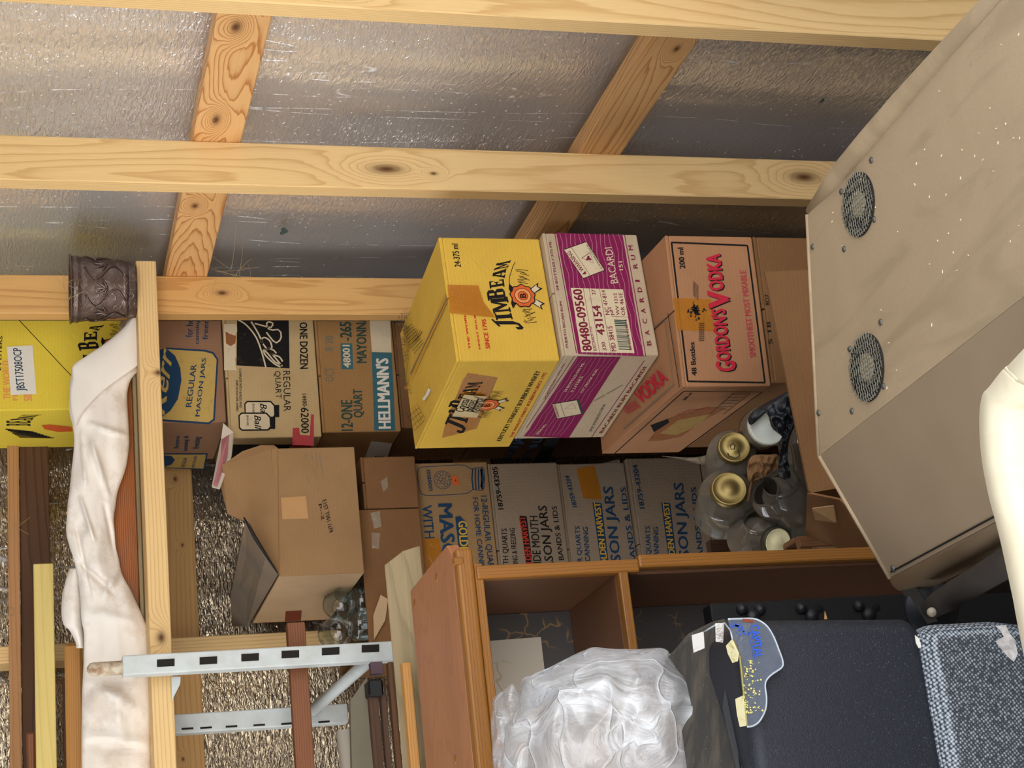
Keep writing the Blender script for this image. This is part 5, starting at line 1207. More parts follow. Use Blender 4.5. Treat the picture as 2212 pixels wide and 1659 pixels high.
jar('clear bottle leaning along the carton wall beside the dark blue rag', P(1722, 905, 2.86), .026, .15, None, (P(1722, 905, 2.86)-P(1732, 1060, 2.90)), nr=.017, name='glass_bottle')
jar('dusty open jar on its side, ribbed neck towards the blue rag', P(1685, 1040, 2.86), .040, .12, None, (P(1685, 1040, 2.86)-P(1720, 1130, 2.93)), nr=.030)
jar('round dusty jar lying between the gold-lidded jar and the clear jar', P(1650, 1060, 2.86), .038, .12, None, V((.2, -.6, .7)), nr=.025)
jar('dusty jar lying lowest in the carton above the cream-lidded jar', P(1640, 1120, 2.9), .042, .13, None, V((.3, -.6, .3)), nr=.028)
M_bag = plain('blue_black_plastic', '#12151b', .5, blot=.4, sc_=30, spec=.5)
def blob(name, label, pix, D, th, mat, fold=.012, seed=0, nr=22, na=80, cat='bag', freq=.03, back=.8, edge=None, sharp=False, M=None):
    """soft closed body whose outline runs through pix at depth D"""
    out = smoothpts(pix, na, True); cx = sum(p[0] for p in pix)/len(pix); cy = sum(p[1] for p in pix)/len(pix)
    vs = []; fs = []
    Df = D if callable(D) else (lambda x, y: D)
    def pt(x, y, r, side):
        q = P(x, y, Df(x, y)); dd = (q-CAM).normalized(); h = math.sqrt(max(0, 1-r*r))
        nz = noise.noise(V((x*freq, y*freq*.7, seed)))*1.2+noise.noise(V((x*freq*2.7, y*freq*2.1, seed+4)))*.6
        if sharp:
            a_ = noise.noise(V((x*freq*.9+seed, y*freq*.5, 2.0))); b_ = noise.noise(V((x*freq*1.7, y*freq*1.2+seed, 8.0))); nz = (1-abs(a_)*3.2)*.9+(1-abs(b_)*3)*.45-.6
        if side > 0: return q-dd*(th*h+nz*fold*min(1, (1-r)*5))
        return q+dd*(th*back*h+.002)
    for side in (1, -1):
        b0 = len(vs); vs.append(pt(cx, cy, 0, side))
        for k in range(1, nr+1):
            r = k/nr
            for (x, y) in out: vs.append(pt(cx+(x-cx)*r, cy+(y-cy)*r, r, side))
        for j in range(na): fs.append((b0, b0+1+j, b0+1+(j+1) % na))
        for k in range(nr-1):
            for j in range(na): fs.append((b0+1+k*na+j, b0+1+k*na+(j+1) % na, b0+1+(k+1)*na+(j+1) % na, b0+1+(k+1)*na+j))
    e1 = 1+(nr-1)*na; b2 = 1+nr*na+1+(nr-1)*na
    for j in range(na): fs.append((e1+j, e1+(j+1) % na, b2+(j+1) % na, b2+j))
    o = mk(name, vs, fs, mat, None, smooth=True, M=M)
    if label: tag(o, label, cat)
    return o
blob('plastic_rag', 'crumpled blue-black plastic rag hanging between the white-lidded jar and the bottle', [(1720, 838), (1680, 862), (1650, 880), (1660, 900), (1668, 925), (1690, 945), (1680, 960), (1684, 985), (1680, 1020), (1690, 1032), (1708, 1030), (1702, 990), (1705, 950), (1722, 905), (1728, 870)], 2.77, .012, M_bag, fold=.018, seed=3, freq=.05, cat='rag', sharp=True)
blob('plastic_rag', 'dark plastic bag roll lying behind the white-lidded jar', [(1712, 842), (1670, 862), (1630, 885), (1616, 905), (1622, 918), (1640, 905), (1660, 888), (1700, 866)], 2.93, .012, M_bag, fold=.006, seed=8, cat='rag')
M_kraft = plain('brown_paper', '#8a6540', .8, blot=.4, sc_=18, bump=.8)
blob('brown_paper', 'crumpled brown paper between the gold-lidded jars and the rag', [(1625, 985), (1660, 982), (1682, 985), (1680, 1030), (1672, 1042), (1640, 1036), (1618, 1040), (1614, 1010)], 2.93, .012, M_kraft, fold=.012, seed=5, freq=.05, cat='paper', sharp=True)
blob('brown_paper', 'strip of brown paper packing below the nearest gold-lidded jar', [(1604, 1120), (1612, 1070), (1625, 1040), (1614, 1110), (1602, 1150), (1616, 1195), (1606, 1200), (1585, 1160)], 2.97, .008, M_kraft, fold=.006, seed=9, freq=.05, cat='paper')
blob('brown_paper', 'wrinkled grey-brown paper under the tan vodka carton corner', [(1430, 985), (1500, 988), (1560, 975), (1545, 1000), (1520, 1004), (1470, 992)], 3.06, .01, plain('grey_paper', '#7f7260', .9, blot=.5, sc_=30), fold=.01, seed=11, freq=.05, cat='paper', sharp=True)
t = thing('small_crate', 'small reddish wooden crate with a peeling paper label beside the cream-lidded jar', 'crate', P(1800, 1190, 2.5))
M_crate = wood('crate_wood', '#8a5f3c', '#5a3820', 4.0, lin=(0, 100, 100), stain=.5)
CY = 2.50; A1 = HY(1722, 1158, CY); B1 = HY(1905, 1150, CY); 
box3('crate_side', V((A1.x-.17, CY, B1.z)), V((.17, 0, 0)), V((0, 0, A1.z-B1.z)), V((0, .01, 0)), M_crate, t)
box3('crate_side', V((A1.x-.17, CY+.05, B1.z)), V((.17, 0, 0)), V((0, 0, A1.z-B1.z)), V((0, .01, 0)), M_crate, t)
box3('crate_end', V((A1.x-.009, CY+.0105, B1.z)), V((0, .039, 0)), V((0, 0, A1.z-B1.z+.004)), V((.009, 0, 0)), M_crate, t)
box3('crate_end', V((A1.x-.17, CY+.0105, B1.z)), V((0, .039, 0)), V((0, 0, A1.z-B1.z)), V((.009, 0, 0)), M_crate, t)
box3('crate_slat', V((A1.x-.02, CY-.006, B1.z)), V((0, 0, A1.z-B1.z)), V((.014, 0, 0)), V((0, .0055, 0)), M_crate, t)
prism('paper_label', [HY(1752, 1172, CY-.002), HY(1765, 1168, CY-.002), HY(1830, 1165, CY-.002), HY(1872, 1172, CY-.002), HY(1878, 1205, CY-.002), HY(1840, 1222, CY-.002), HY(1755, 1222, CY-.002)], V((0, -.001, 0)), plain('old_label', '#8f6f4c', .85, blot=.9, sc_=35, dark='#4c3524'), t)
abox('crate_bottom', A1.x-.17, A1.x, CY, CY+.06, B1.z-.01, B1.z, M_crate, t)
o = abox('storage_carton', A1.x-.2, .655, CY-.02, CY+.1, 0, B1.z-.012, M_cardD, bevel=.003); tag(o, 'narrow brown carton below the small reddish crate', 'box')
o = abox('wooden_strip', HY(1560, 1218, 3.0).x, HY(1560, 1165, 3.0).x, 3.0, 3.02, .48, .68, M_redbrown, long='z'); tag(o, 'dark brown wood piece wedged beside the bottom grey canning carton', 'wood')

# wisps of dry grass caught on the timber
def wisps(label, c, n, spread, ln, nrm, seed, group='wisps of dry grass'):
    rs = random.Random(seed); vs = []; fs = []
    for k in range(n):
        p_ = V(c)+V([rs.gauss(0, spread) for _ in range(3)])*.6; d_ = V([rs.gauss(0, 1) for _ in range(3)]); d_ -= nrm*d_.dot(nrm)*.8; d_.normalize(); cv = V([rs.gauss(0, .6) for _ in range(3)])
        pr_ = None
        for j in range(7):
            u = j/6; q = p_+d_*ln*u*rs.uniform(.9, 1.1)+cv*ln*u*u*.5; w_ = d_.cross(nrm).normalized()*.0004
            vs += [q-w_, q+w_]
            if j: b = len(vs)-4; fs.append((b, b+1, b+3, b+2))
    o = mk('dry_grass', vs, fs, bpy.data.materials.get('straw_wisp') or plain('straw_wisp', '#b09a6c', .9)); tag(o, label, 'grass', group, 'stuff')
wisps('dry grass wisps caught on the corner stud below the pot', HY(500, 600, 3.43), 12, .03, .07, V((0, -1, 0)), 3)
wisps('dry grass wisps hanging over the tan lath', HY(30, 1135, 3.83), 9, .012, .035, V((0, -1, 0)), 5)
wisps('dry grass wisps on the rim of the bronze pot', HY(152, 620, 3.30), 9, .015, .03, V((0, -1, 0)), 8)

# ------------------------------------------------------------------ beige machine hood
ZM = P(1770, 985, 2.1).z
s = N('dusty_beige_steel'); v = s.coord(rnd=False)
n1 = s.ramp(s.noise(v, 5.0, 4.0, .6, .6), [(.35, g(0)), (.7, g(1))]); st_ = s.n('VectorMath', operation='MULTIPLY'); s.put(st_.inputs[0], v); st_.inputs[1].default_value = (14, 3, 6)
n2 = s.ramp(s.noise(st_.outputs[0], 1.0, 3.0, .6, 1.2), [(.5, g(0)), (.62, g(1))]); n3 = s.noise(v, 500.0, 2.0)
col = s.mix(s.math('MULTIPLY', n1, .35), hexc('#a58f72'), hexc('#887458')); col = s.mix(s.math('MULTIPLY', n2, .3), col, hexc('#78664c')); col = s.mix(s.math('MULTIPLY', s.math('SUBTRACT', n3, .4), .5), col, hexc('#7a6850'))
sp_ = s.ramp(s.vor(v, 38.0), [(0, g(1)), (.03, g(.8)), (.05, g(0))]); col = s.mix(s.math('MULTIPLY', sp_, .6), col, hexc('#5c4a34'))
M_beige = s.end(s.bsdf(col, .6, 0, s.bump(n3, .15, .0006), **{'Specular IOR Level': .35}))
A_ = HZ(1770, 985, ZM); Bm = HZ(1745, 462, ZM); cr2 = HZ(2212, 640, ZM); dcr = (cr2-A_).normalized(); Cr = A_+dcr*1.15
rt = HZ(2160, 0, ZM); drt = (rt-Bm).normalized(); Rt = Bm+drt*1.15
t = thing('equipment_hood', 'dusty beige sheet-steel equipment cabinet with two round fan grilles', 'machine', (A_.x, A_.y, .8))
C1 = HY(1923, 1250, A_.y); D1 = HY(1938, 1272, A_.y-.002)
C2 = HZ(2165, 1122, C1.z); dC = (C2-C1).normalized(); C3 = C1+dC*1.1
zlip = D1.z-.012
Dn = V((C1.x-.004, C1.y-.003, zlip))
def shell_panel(name, pts, th, mt_=None):
    mt_ = mt_ or M_beige 
    n_ = (V(pts[1])-V(pts[0])).cross(V(pts[2])-V(pts[0])).normalized()
    if n_.z > 0: n_ = -n_
    return prism(name, pts, n_*th, mt_, t, bevel=.0015)
shell_panel('top_panel', [A_, Bm, Rt, Cr], .003)
M_beigeD = plain('shaded_beige_steel', '#8c7860', .65, blot=.35, sc_=7, dark='#6f5d48')  # darker copy of the beige: the slope's shade put into its colour
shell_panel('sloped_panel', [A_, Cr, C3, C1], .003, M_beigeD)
# rounded lower lip
lv = []; lf = []
for i, b_ in enumerate((C1, C3)):
    for k in range(9):
        an = k/8*math.pi/2; lv.append(b_+V((-.016*math.sin(an), 0, -.016*(1-math.cos(an)))))
    lv.append(b_+V((-.016, 0, -.045)))
for k in range(9): lf.append((k, k+1, 11+k-0, 10+k))
lf = [(k, k+1, 10+k+1, 10+k) for k in range(9)]
mk('rolled_lip', lv, lf, M_beige, t, smooth=True, solid=.002)
# rolled edge along the right side, a little wavy as in the sheet metal
rp_ = []
for k in range(14):
    u = k/13; q = Bm+drt*(1.1*u)+V((.004+.006*min(1, u*4), 0, -.003+.002*math.sin(u*9))); rp_.append(q)
tube('rolled_edge', rp_, [.005]+[.0125+.0012*math.sin(k*.9) for k in range(1, 14)], M_beige, t, n=16)
# back wall and underside body
box3('back_panel', V((A_.x, A_.y-.004, ZM-.12)), Bm-A_, V((0, 0, .117)), V((0, .004, 0)), M_beige, t)
tube('edge_bead', [Bm+V((0, .002, 0)), A_+V((0, .002, 0))], .0025, M_beige, t, n=8); tube('edge_bead', [A_, C1], .003, M_beige, t, n=8); tube('seam_line', [C1+V((.006, -.01, .003)), C1+dC*.9+V((.006, 0, .003))], .0012, M_slot, t, n=6)
nf = V((0, 0, 1))
def grille(cx, cy, ry):
    c = HZ(cx, cy, ZM); R_ = ry
    p_ = thing.__call__('fan_grille', '', '', c) if False else None
    base = lathe('fan_grille', c+V((0, 0, .0004)), [(R_, 0), (R_, .0005), (.0003, .0006)], M_slot, t, n=40)
    lathe('fan_hub', c+V((0, 0, .0012)), [(R_*.42, 0), (R_*.42, .0006), (R_*.3, .0009), (.0003, .001)], plain('fan_hub_label', '#a89878', .6, blot=.3), base, n=30)
    for k in range(5):
        an = k*1.257+.4; pts = [c+V((math.cos(an+q*.35)*R_*(.42+.5*q), math.sin(an+q*.35)*R_*(.42+.5*q), .0016)) for q in (0, .5, 1)]
        if k < 3: tube('fan_strut', pts, .0026, M_black, base, n=5)
    # woven wire: all strands joined
    vs = []; fs = []; st = R_*2/15; lw_ = .00045
    for a_ in range(-7, 8):
        for dr_ in (0, 1):
            o_ = a_*st; hl = math.sqrt(max(0, R_*R_-o_*o_)); nseg = 14; prev = None
            for k in range(nseg+1):
                s_ = -hl+2*hl*k/nseg; wz = .0008*math.sin(k*math.pi+a_*math.pi)
                wx = st*.18*(1 if k % 2 else -1)
                q = (V((s_, o_+wx, 0)) if dr_ == 0 else V((o_+wx, s_, 0)))+c+V((0, 0, .0030)); u_ = V((0, lw_, 0)) if dr_ == 0 else V((lw_, 0, 0))
                vs += [q-u_, q+u_, q+V((0, 0, .0010))]
                if k:
                    b = len(vs)-6; fs += [(b, b+1, b+4, b+3), (b+1, b+2, b+5, b+4), (b+2, b, b+3, b+5)]
    mk('wire_mesh', vs, fs, plain('mesh_wire', '#6f6a5c', .5, .3), base)
grille(1856, 442, .0385); grille(1874, 794, .0405)
for (x, y) in ((1883, 346), (1818, 414), (1889, 474), (1756, 533), (1824, 538), (1903, 696), (1836, 754), (1909, 834), (1841, 888), (1769, 892)):
    c = HZ(x, y, ZM); lathe('screw', c, [(.0038, 0), (.0038, .0012), (.002, .0026), (.0003, .0028)], M_screw, t, n=12)
nsl = (Cr-A_).cross(C1-A_).normalized(); nsl = nsl if nsl.z > 0 else -nsl
lathe('screw', hitp(1930, 1228, A_, nsl), [(.0042, 0), (.0042, .0014), (.002, .003), (.0003, .0032)], M_screw, t, n=12, axis=nsl)
rs = random.Random(21); vs = []; fs = []
def chip(c, n_, l, wd):
    an = rs.uniform(0, 6.28); u = n_.orthogonal().normalized(); w_ = n_.cross(u); d = (u*math.cos(an)+w_*math.sin(an)); e = n_.cross(d); b = len(vs)
    vs.extend([c-d*l-e*wd, c+d*l-e*wd*.6, c+d*l+e*wd, c-d*l+e*wd*.8]); vs.extend([q+n_*.0008 for q in vs[-4:]]); fs.extend([tuple(b+i for i in f) for f in BF])
for k in range(75):
    x = rs.uniform(1770, 2205); y = rs.gauss(330, 220)
    lo = 985-(x-1770)*.78; hi = 462-(x-1745)*1.25
    if y > lo-10 or y < hi+60 or y < 0: continue
    chip(HZ(x, y, ZM)+V((0, 0, .0004)), V((0, 0, 1)), rs.uniform(.0005, .0018), rs.uniform(.0003, .0008))
o = mk('wood_chips', vs, fs, plain('pale_chips', '#e2d2b2', .9), t); o['kind'] = 'stuff'
# legs and arm underneath
u0 = thing('machine_stand', 'black steel bracket and grimy arm under the beige cabinet lip', 'stand', (C1.x, 1.75, 0))
E1 = P(1950, 1278, 2.05); 
box3('bracket', P(1946, 1275, 2.06), P(1995, 1352, 2.06)-P(1946, 1275, 2.06), V((.012, 0, .006)), V((0, -.02, -.01)), plain('bracket_steel', '#3e3a34', .5, .3), u0)
tube('arm', [P(2008, 1316, 2.0), P(2040, 1296, 1.97), P(2180, 1212, 1.83), P(2260, 1160, 1.76)], [.012, .015, .0165, .0175], plain('grimy_arm', '#352e28', .8, blot=.7, sc_=40), u0, n=16)
lathe('pivot_disc', P(2012, 1310, 2.06), [(.034, 0), (.034, .002), (.031, .004), (.0004, .005)], M_black, u0, axis=-_f, n=36)
lathe('bolt_head', P(2012, 1322, 1.97), [(.0055, 0), (.0058, .003), (.004, .006), (.0004, .007)], plain('worn_bolt', '#a79a86', .5, blot=.5), u0, axis=-_f, n=14)
box3('side_plate', P(2000, 1290, 2.1)+V((0, 0, -.3)), V((.005, 0, 0)), V((.01, -.5, 0)), V((0, 0, .3)), M_black, u0)
abox('base', .46, .80, 1.10, 1.70, 0, .60, plain('dark_body', '#16161a', .7), u0, bevel=.01)
abox('column', .66, .76, 1.30, 1.42, .60, ZM-.012, M_black, u0)
o = tube('grey_cable', [P(2205, 1222, 1.9), P(2175, 1205, 1.95), P(2140, 1192, 2.0), P(2110, 1205, 2.05)], .008, plain('grey_rubber', '#51565a', .6)); tag(o, 'grey cable end below the beige cabinet lip beside the white tub', 'cable')

# ------------------------------------------------------------------ black rail with rubber bumpers, standing in the lower compartment
YX = 2.09
pa, pb_ = HY(1534, 1303, YX), HY(1534, 1342, YX)
t = thing('black_rail', 'upright black steel channel with round rubber bumpers in front of the bookcase', 'rail', (pa.x, YX, 0))
box3('channel', V((pa.x-.14, YX, 0)), V((0, 0, pa.z)), V((.14, 0, 0)), V((0, .03, 0)), M_black, t, bevel=.002)
for (x, y, r, hole) in ((1601, 1317, .0082, 0), (1640, 1318, .0082, 0), (1625, 1333, .0105, 0), (1729, 1315, .0082, 0), (1752, 1331, .0105, 0), (1769, 1315, .0065, 1), (1853, 1310, .0082, 0), (1875, 1328, .0105, 0), (1893, 1312, .0065, 1)):
    c = HY(x, y, YX)
    if hole: lathe('hole', c, [(r, 0), (r, .0006), (.0003, .0007)], plain('void', '#020203', .9), t, axis=V((0, -1, 0)), n=18)
    else: lathe('rubber_bumper', c, [(r, 0), (r, .003), (r*.85, .007), (r*.5, .0095), (.0003, .0105)], M_rubber, t, axis=V((0, -1, 0)), n=20)
o = prism('wood_splinter', [HY(1781, 1321, YX-.002), HY(1786, 1338, YX-.002), HY(1780, 1338, YX-.002)], V((0, -.002, 0)), plain('splinter', '#e0a868', .8)); tag(o, 'tiny orange wood splinter stuck on the black channel', 'splinter')

# ------------------------------------------------------------------ office chair: black back shell and grey tweed cushion
YH = 1.62
s = N('black_lint_plastic'); v = s.coord(rnd=False)
ln = s.ramp(s.vor(v, 260.0), [(0, g(1)), (.10, g(.8)), (.16, g(0))]); n1 = s.noise(v, 9.0, 4.0); n2 = s.noise(v, 700.0, 2.0)
mk_ = s.ramp(n1, [(.4, g(.2)), (.65, g(1))])
col = s.mix(s.math('MULTIPLY', ln, s.math('MULTIPLY', mk_, .4)), hexc('#15171f'), hexc('#8f96a8')); col = s.mix(s.math('MULTIPLY', s.math('SUBTRACT', n2, .35), .6), col, hexc('#343844'))
M_chair = s.end(s.bsdf(col, .55, 0, s.bump(s.math('ADD', n2, s.math('MULTIPLY', n1, .5)), .5, .0012), **{'Specular IOR Level': .4}))
s = N('grey_tweed'); v = s.coord(rnd=False)
rot = s.n('VectorRotate', rotation_type='AXIS_ANGLE'); s.put(rot.inputs['Vector'], v); rot.inputs['Axis'].default_value = (0, 1, 0); rot.inputs['Angle'].default_value = .55
ck = s.n('TexChecker'); s.put(ck.inputs['Vector'], rot.outputs[0]); ck.inputs['Scale'].default_value = 330
vz = s.vor(rot.outputs[0], 290.0, 'F1', .25); cells_ = s.ramp(vz, [(.2, g(1)), (.42, g(.6)), (.62, g(0))])
n1 = s.noise(v, 260.0, 2.0); 
col = s.mix(cells_, hexc('#14171c'), hexc('#a9b0b8')); col = s.mix(s.math('MULTIPLY', n1, .3), col, hexc('#59616b'))
M_tweed = s.end(s.bsdf(col, .9, 0, s.bump(cells_, .6, .0012)))
t = thing('office_chair', 'office chair with black plastic headrest shell over a grey tweed backrest', 'chair', (.1, 1.7, 0))
ptr = HY(1600, 1336, YH); pbr = HY(1985, 1336, YH)
def rbox(name, pts2d, Y0, th, mat, bev, parent, sub=2):
    o = prism(name, [V((p_[0], Y0, p_[1])) for p_ in pts2d], V((0, th, 0)), mat, parent, bevel=0)
    m = o.modifiers.new('bevel', 'BEVEL'); m.width = bev; m.segments = 6; m.limit_method = 'ANGLE'; m.angle_limit = math.radians(25)
    for f in o.data.polygons: f.use_smooth = True
    return o
q = lambda x, y, Y=YH: (HY(x, y, Y).x, HY(x, y, Y).z)
rbox('back_shell', [(-.35, q(1585, 1500)[1]), q(1598, 1420), q(1600, 1336), q(1700, 1334), q(1958, 1332), q(1992, 1345), (-.35, q(1999, 1500)[1])], YH, .13, M_chair, .016, t)
rbox('backrest_cushion', [(-.33, q(1990, 1500)[1]), q(1975, 1349), q(2140, 1340), q(2240, 1350), q(2400, 1365), (-.33, q(2400, 1365)[1])], YH-.012, .12, M_tweed, .022, t)
c = HY(2180, 1410, YH-.013)
prism('torn_patch', [HY(x, y, YH-.0125) for x, y in ((2150, 1352), (2172, 1350), (2180, 1368), (2192, 1382), (2198, 1412), (2190, 1430), (2178, 1420), (2165, 1405), (2150, 1385), (2168, 1375), (2160, 1362))], V((0, -.0006, 0)), plain('torn_foam', '#cdc8c4', .9, blot=.8, sc_=70, dark='#6e6662'), t)
prism('torn_patch', [HY(x, y, YH-.0125) for x, y in ((1976, 1372), (1985, 1380), (1990, 1398), (1984, 1400), (1978, 1388))], V((0, -.0006, 0)), plain('foam_bit', '#c9c6bc', .9), t)
abox('back_support', -.1, .0, YH+.05, YH+.11, .1, q(2400, 1365)[1]+.02, M_black, t)
abox('base', -.3, .04, YH-.2, YH+.2, 0, .1, M_black, t, bevel=.02)
# top pad: dirty black foam board sloping back from the shell
s = N('dirty_black_foam'); v = s.coord(rnd=False); st_ = s.n('VectorMath', operation='MULTIPLY'); s.put(st_.inputs[0], v); st_.inputs[1].default_value = (18, 90, 18)
n1 = s.ramp(s.noise(st_.outputs[0], 1.0, 4.0, .65), [(.45, g(0)), (.75, g(1))]); fl_ = s.ramp(s.vor(v, 120.0), [(0, g(1)), (.05, g(.8)), (.07, g(0))])
col = s.mix(s.math('MULTIPLY', n1, .35), hexc('#2b2824'), hexc('#6d6250')); col = s.mix(s.math('MULTIPLY', fl_, .5), col, hexc('#b58f54'))
M_foam = s.end(s.bsdf(col, .8, 0, s.bump(n1, .4, .001)))
def pq(x, y, D): return P(x, y, D)
Dd = {'f': 1.755, 'b': 1.86}
t = thing('foam_board', 'dirty black foam board lying between the plastic bag and the black chair shell', 'board', pq(1530, 1500, 1.8))
top = [(1440, 1452, 1.90), (1445, 1430, 1.90), (1495, 1372, 1.885), (1545, 1347, 1.87), (1572, 1340, 1.86), (1592, 1378, 1.835), (1594, 1420, 1.81), (1604, 1500, 1.79), (1606, 1560, 1.775), (1614, 1700, 1.75), (1500, 1720, 1.79), (1470, 1500, 1.87)]
mk('foam_sheet', [pq(*a_) for a_ in top], [tuple(range(len(top)))], M_foam, t, solid=.012)
mk('foam_lining', [pq(1590, 1430, 1.80), pq(1572, 1452, 1.805), pq(1564, 1480, 1.805), pq(1562, 1530, 1.79), pq(1600, 1700, 1.745), pq(1612, 1700, 1.745), pq(1603, 1500, 1.78)], [tuple(range(7))], M_black, t, solid=.002)
# clear plastic visor taped to it
M_clear = film('clear_acrylic', '#8f9cb4', .22, .08, .3, .22, .2); M_edge = film('acrylic_edge', '#dbe6f2', .75, .1, .2, .3, .3); M_ytape = film('yellowed_tape', '#b8aa34', .5, .15, .5, .25, .3); M_ctape = film('whitish_tape', '#aea79f', .42, .15, .4, .3, .3)
t = thing('clear_visor', 'clear acrylic shield with smudged blue print taped along a yellowed edge on the chair shell', 'shield', P(1620, 1450, 1.73))
ol = smoothpts([(1572, 1338), (1600, 1337), (1632, 1338), (1655, 1352), (1670, 1375), (1682, 1405), (1690, 1428), (1688, 1442), (1668, 1456), (1656, 1468), (1652, 1482), (1655, 1510), (1652, 1535), (1640, 1558), (1626, 1568), (1613, 1570)], 60)
YV = YH-.006
def vz_(x, y): 
    return HY(x, y, YV-.004)
poly_ = [vz_(*p_) for p_ in ol]+[vz_(1606, 1500), vz_(1598, 1430), vz_(1582, 1378)]
prism('acrylic_sheet', poly_, V((0, -.0016, 0)), M_clear, t)
tube('acrylic_rim', [vz_(*p_)+V((0, -.0008, 0)) for p_ in ol], .0011, M_edge, t, n=6)
tube('yellowed_edge', [vz_(1582, 1382)+V((0, -.001, 0)), vz_(1590, 1402)+V((0, -.001, 0)), vz_(1598, 1422)+V((0, -.001, 0)), vz_(1604, 1480)+V((0, -.001, 0)), vz_(1613, 1568)+V((0, -.001, 0))], .0014, M_ytape, t, n=6)
Fv = Face(V((0, YV-.0060, 1.0)), V((.1, 0, 0)), V((0, 0, .1)), t)
Fv.text('CAPITAL', (1620, 1352), (0, 0), I_blueV if False else ink('bright_blue_ink', '#2a55c0', .4), TL=(1638, 1348), BR=(1630, 1424), arch=0)
bi = bpy.data.materials['bright_blue_ink']; rs = random.Random(4)
Fv.grp = 'smudge'
for k in range(34):
    u = rs.random(); Fv.disc((1584+u*32+rs.gauss(0, 4), 1346+u*26+rs.gauss(0, 3)), rs.uniform(.0005, .0016), bi, n=7, wob=.4, wn=3)
Fv.grp = None; Fv.line([(1618, 1380), (1626, 1400), (1628, 1424)], .0008, bi); Fv.line([(1604, 1340), (1628, 1342)], .003, I_brown)
Fv.done()
vs = []; fs = []
for k in range(90):
    u = rs.random(); y = 1425+u*115; x = 1606+abs(rs.gauss(0, 17)); cc = Fv.pt(*Fv.ab((x, y)), .0004); b = len(vs); r_ = rs.uniform(.0004, .0013)
    vs += [cc+V((r_, 0, r_*.4)), cc+V((-r_*.3, 0, r_)), cc+V((-r_, 0, -r_*.5)), cc+V((r_*.2, 0, -r_))]; fs.append((b, b+1, b+2, b+3))
o = mk('glue_specks', vs, fs, plain('yellow_glue', '#c9c06a', .7), t); o['kind'] = 'stuff'
def tapep(pix, mat, D0): mk('tape', [P(x, y, D0) for x, y in pix], [tuple(range(len(pix)))], mat, t, solid=.0006)
tapep([(1494, 1372), (1520, 1364), (1522, 1400), (1498, 1410)], M_ctape, 1.80); tapep([(1545, 1346), (1564, 1346), (1562, 1388), (1546, 1386)], M_ctape, 1.775)
tapep([(1582, 1380), (1596, 1410), (1594, 1428), (1582, 1432), (1572, 1412), (1568, 1395)], M_ytape, 1.735); tapep([(1588, 1510), (1606, 1502), (1612, 1568), (1598, 1570), (1592, 1545)], M_ytape, 1.70)
o = tube('edge_wire', [P(1522, 1364, 1.80), P(1545, 1350, 1.79), P(1566, 1346, 1.78), P(1578, 1362, 1.76), P(1582, 1380, 1.75)], .0009, M_edge); reg_ = None
o.parent = t; o.matrix_parent_inverse = MW[t].inverted()

# ------------------------------------------------------------------ big milky plastic bag
def bagfilm(name, base, lo, hi, sc_=(60, 9, 9)):
    s = N(name); v = s.coord(rnd=False)
    w = s.n('VectorMath', operation='ADD'); s.put(w.inputs[0], v); nn = s.n('TexNoise'); s.put(nn.inputs['Vector'], v); nn.inputs['Scale'].default_value = 6; k = s.n('VectorMath', operation='SCALE'); s.put(k.inputs[0], nn.outputs['Color']); k.inputs['Scale'].default_value = .22; s.put(w.inputs[1], k.outputs[0])
    m = s.n('VectorMath', operation='MULTIPLY'); s.put(m.inputs[0], w.outputs[0]); m.inputs[1].default_value = sc_
    st = s.ramp(s.noise(m.outputs[0], 1.0, 5.0, .7, .4), [(.38, g(0)), (.62, g(1))])
    bl = s.ramp(s.noise(w.outputs[0], 7.0, 2.0), [(.35, g(0)), (.65, g(1))])
    ed = s.vor(w.outputs[0], 13.0, 'DISTANCE_TO_EDGE'); cre = s.ramp(ed, [(0, g(1)), (.03, g(.35)), (.10, g(0))])
    op = s.math('ADD', s.math('ADD', lo, s.math('MULTIPLY', s.math('MULTIPLY', st, bl), hi-lo)), s.math('MULTIPLY', cre, .35))
    tr = s.n('BsdfTransparent'); tl = s.n('BsdfTranslucent'); s.put(tl.inputs[0], hexc(base)); df = s.n('BsdfDiffuse'); s.put(df.inputs[0], hexc(base)); gl = s.n('BsdfGlossy'); gl.inputs['Roughness'].default_value = .18
    nm = s.bump(s.math('ADD', s.math('MULTIPLY', cre, 1.0), s.math('MULTIPLY', st, .5)), .8, .004)
    s.put(gl.inputs['Normal'], nm); s.put(df.inputs['Normal'], nm)
    m1 = s.n('MixShader'); m1.inputs[0].default_value = .35; s.put(m1.inputs[1], df.outputs[0]); s.put(m1.inputs[2], tl.outputs[0])
    m2 = s.n('MixShader'); s.put(m2.inputs[0], op); s.put(m2.inputs[1], tr.outputs[0]); s.put(m2.inputs[2], m1.outputs[0])
    lw = s.n('LayerWeight'); lw.inputs[0].default_value = .4; s.put(lw.inputs['Normal'], nm)
    m3 = s.n('MixShader'); s.put(m3.inputs[0], s.math('ADD', .03, s.math('MULTIPLY', lw.outputs['Fresnel'], .35))); s.put(m3.inputs[1], m2.outputs[0]); s.put(m3.inputs[2], gl.outputs[0])
    return s.end(m3.outputs[0])
M_bagf = bagfilm('milky_film', '#eef1f6', .28, .85)
M_bagf2 = bagfilm('clear_film', '#e8ecf2', .12, .45)
M_fill = plain('pale_stuffing', '#a8988c', .9, blot=.6, sc_=9, bump=.6)
t = thing('plastic_bag', 'large crumpled translucent plastic bag in front of the bookcase', 'bag', P(1330, 1600, 1.9))
def bagpart(name, pix, D, th, mat, **k):
    o = blob(name, None, pix, D, th, mat, **k); M = MW[o]; o.parent = t; o.matrix_local = MW[t].inverted() @ M; return o
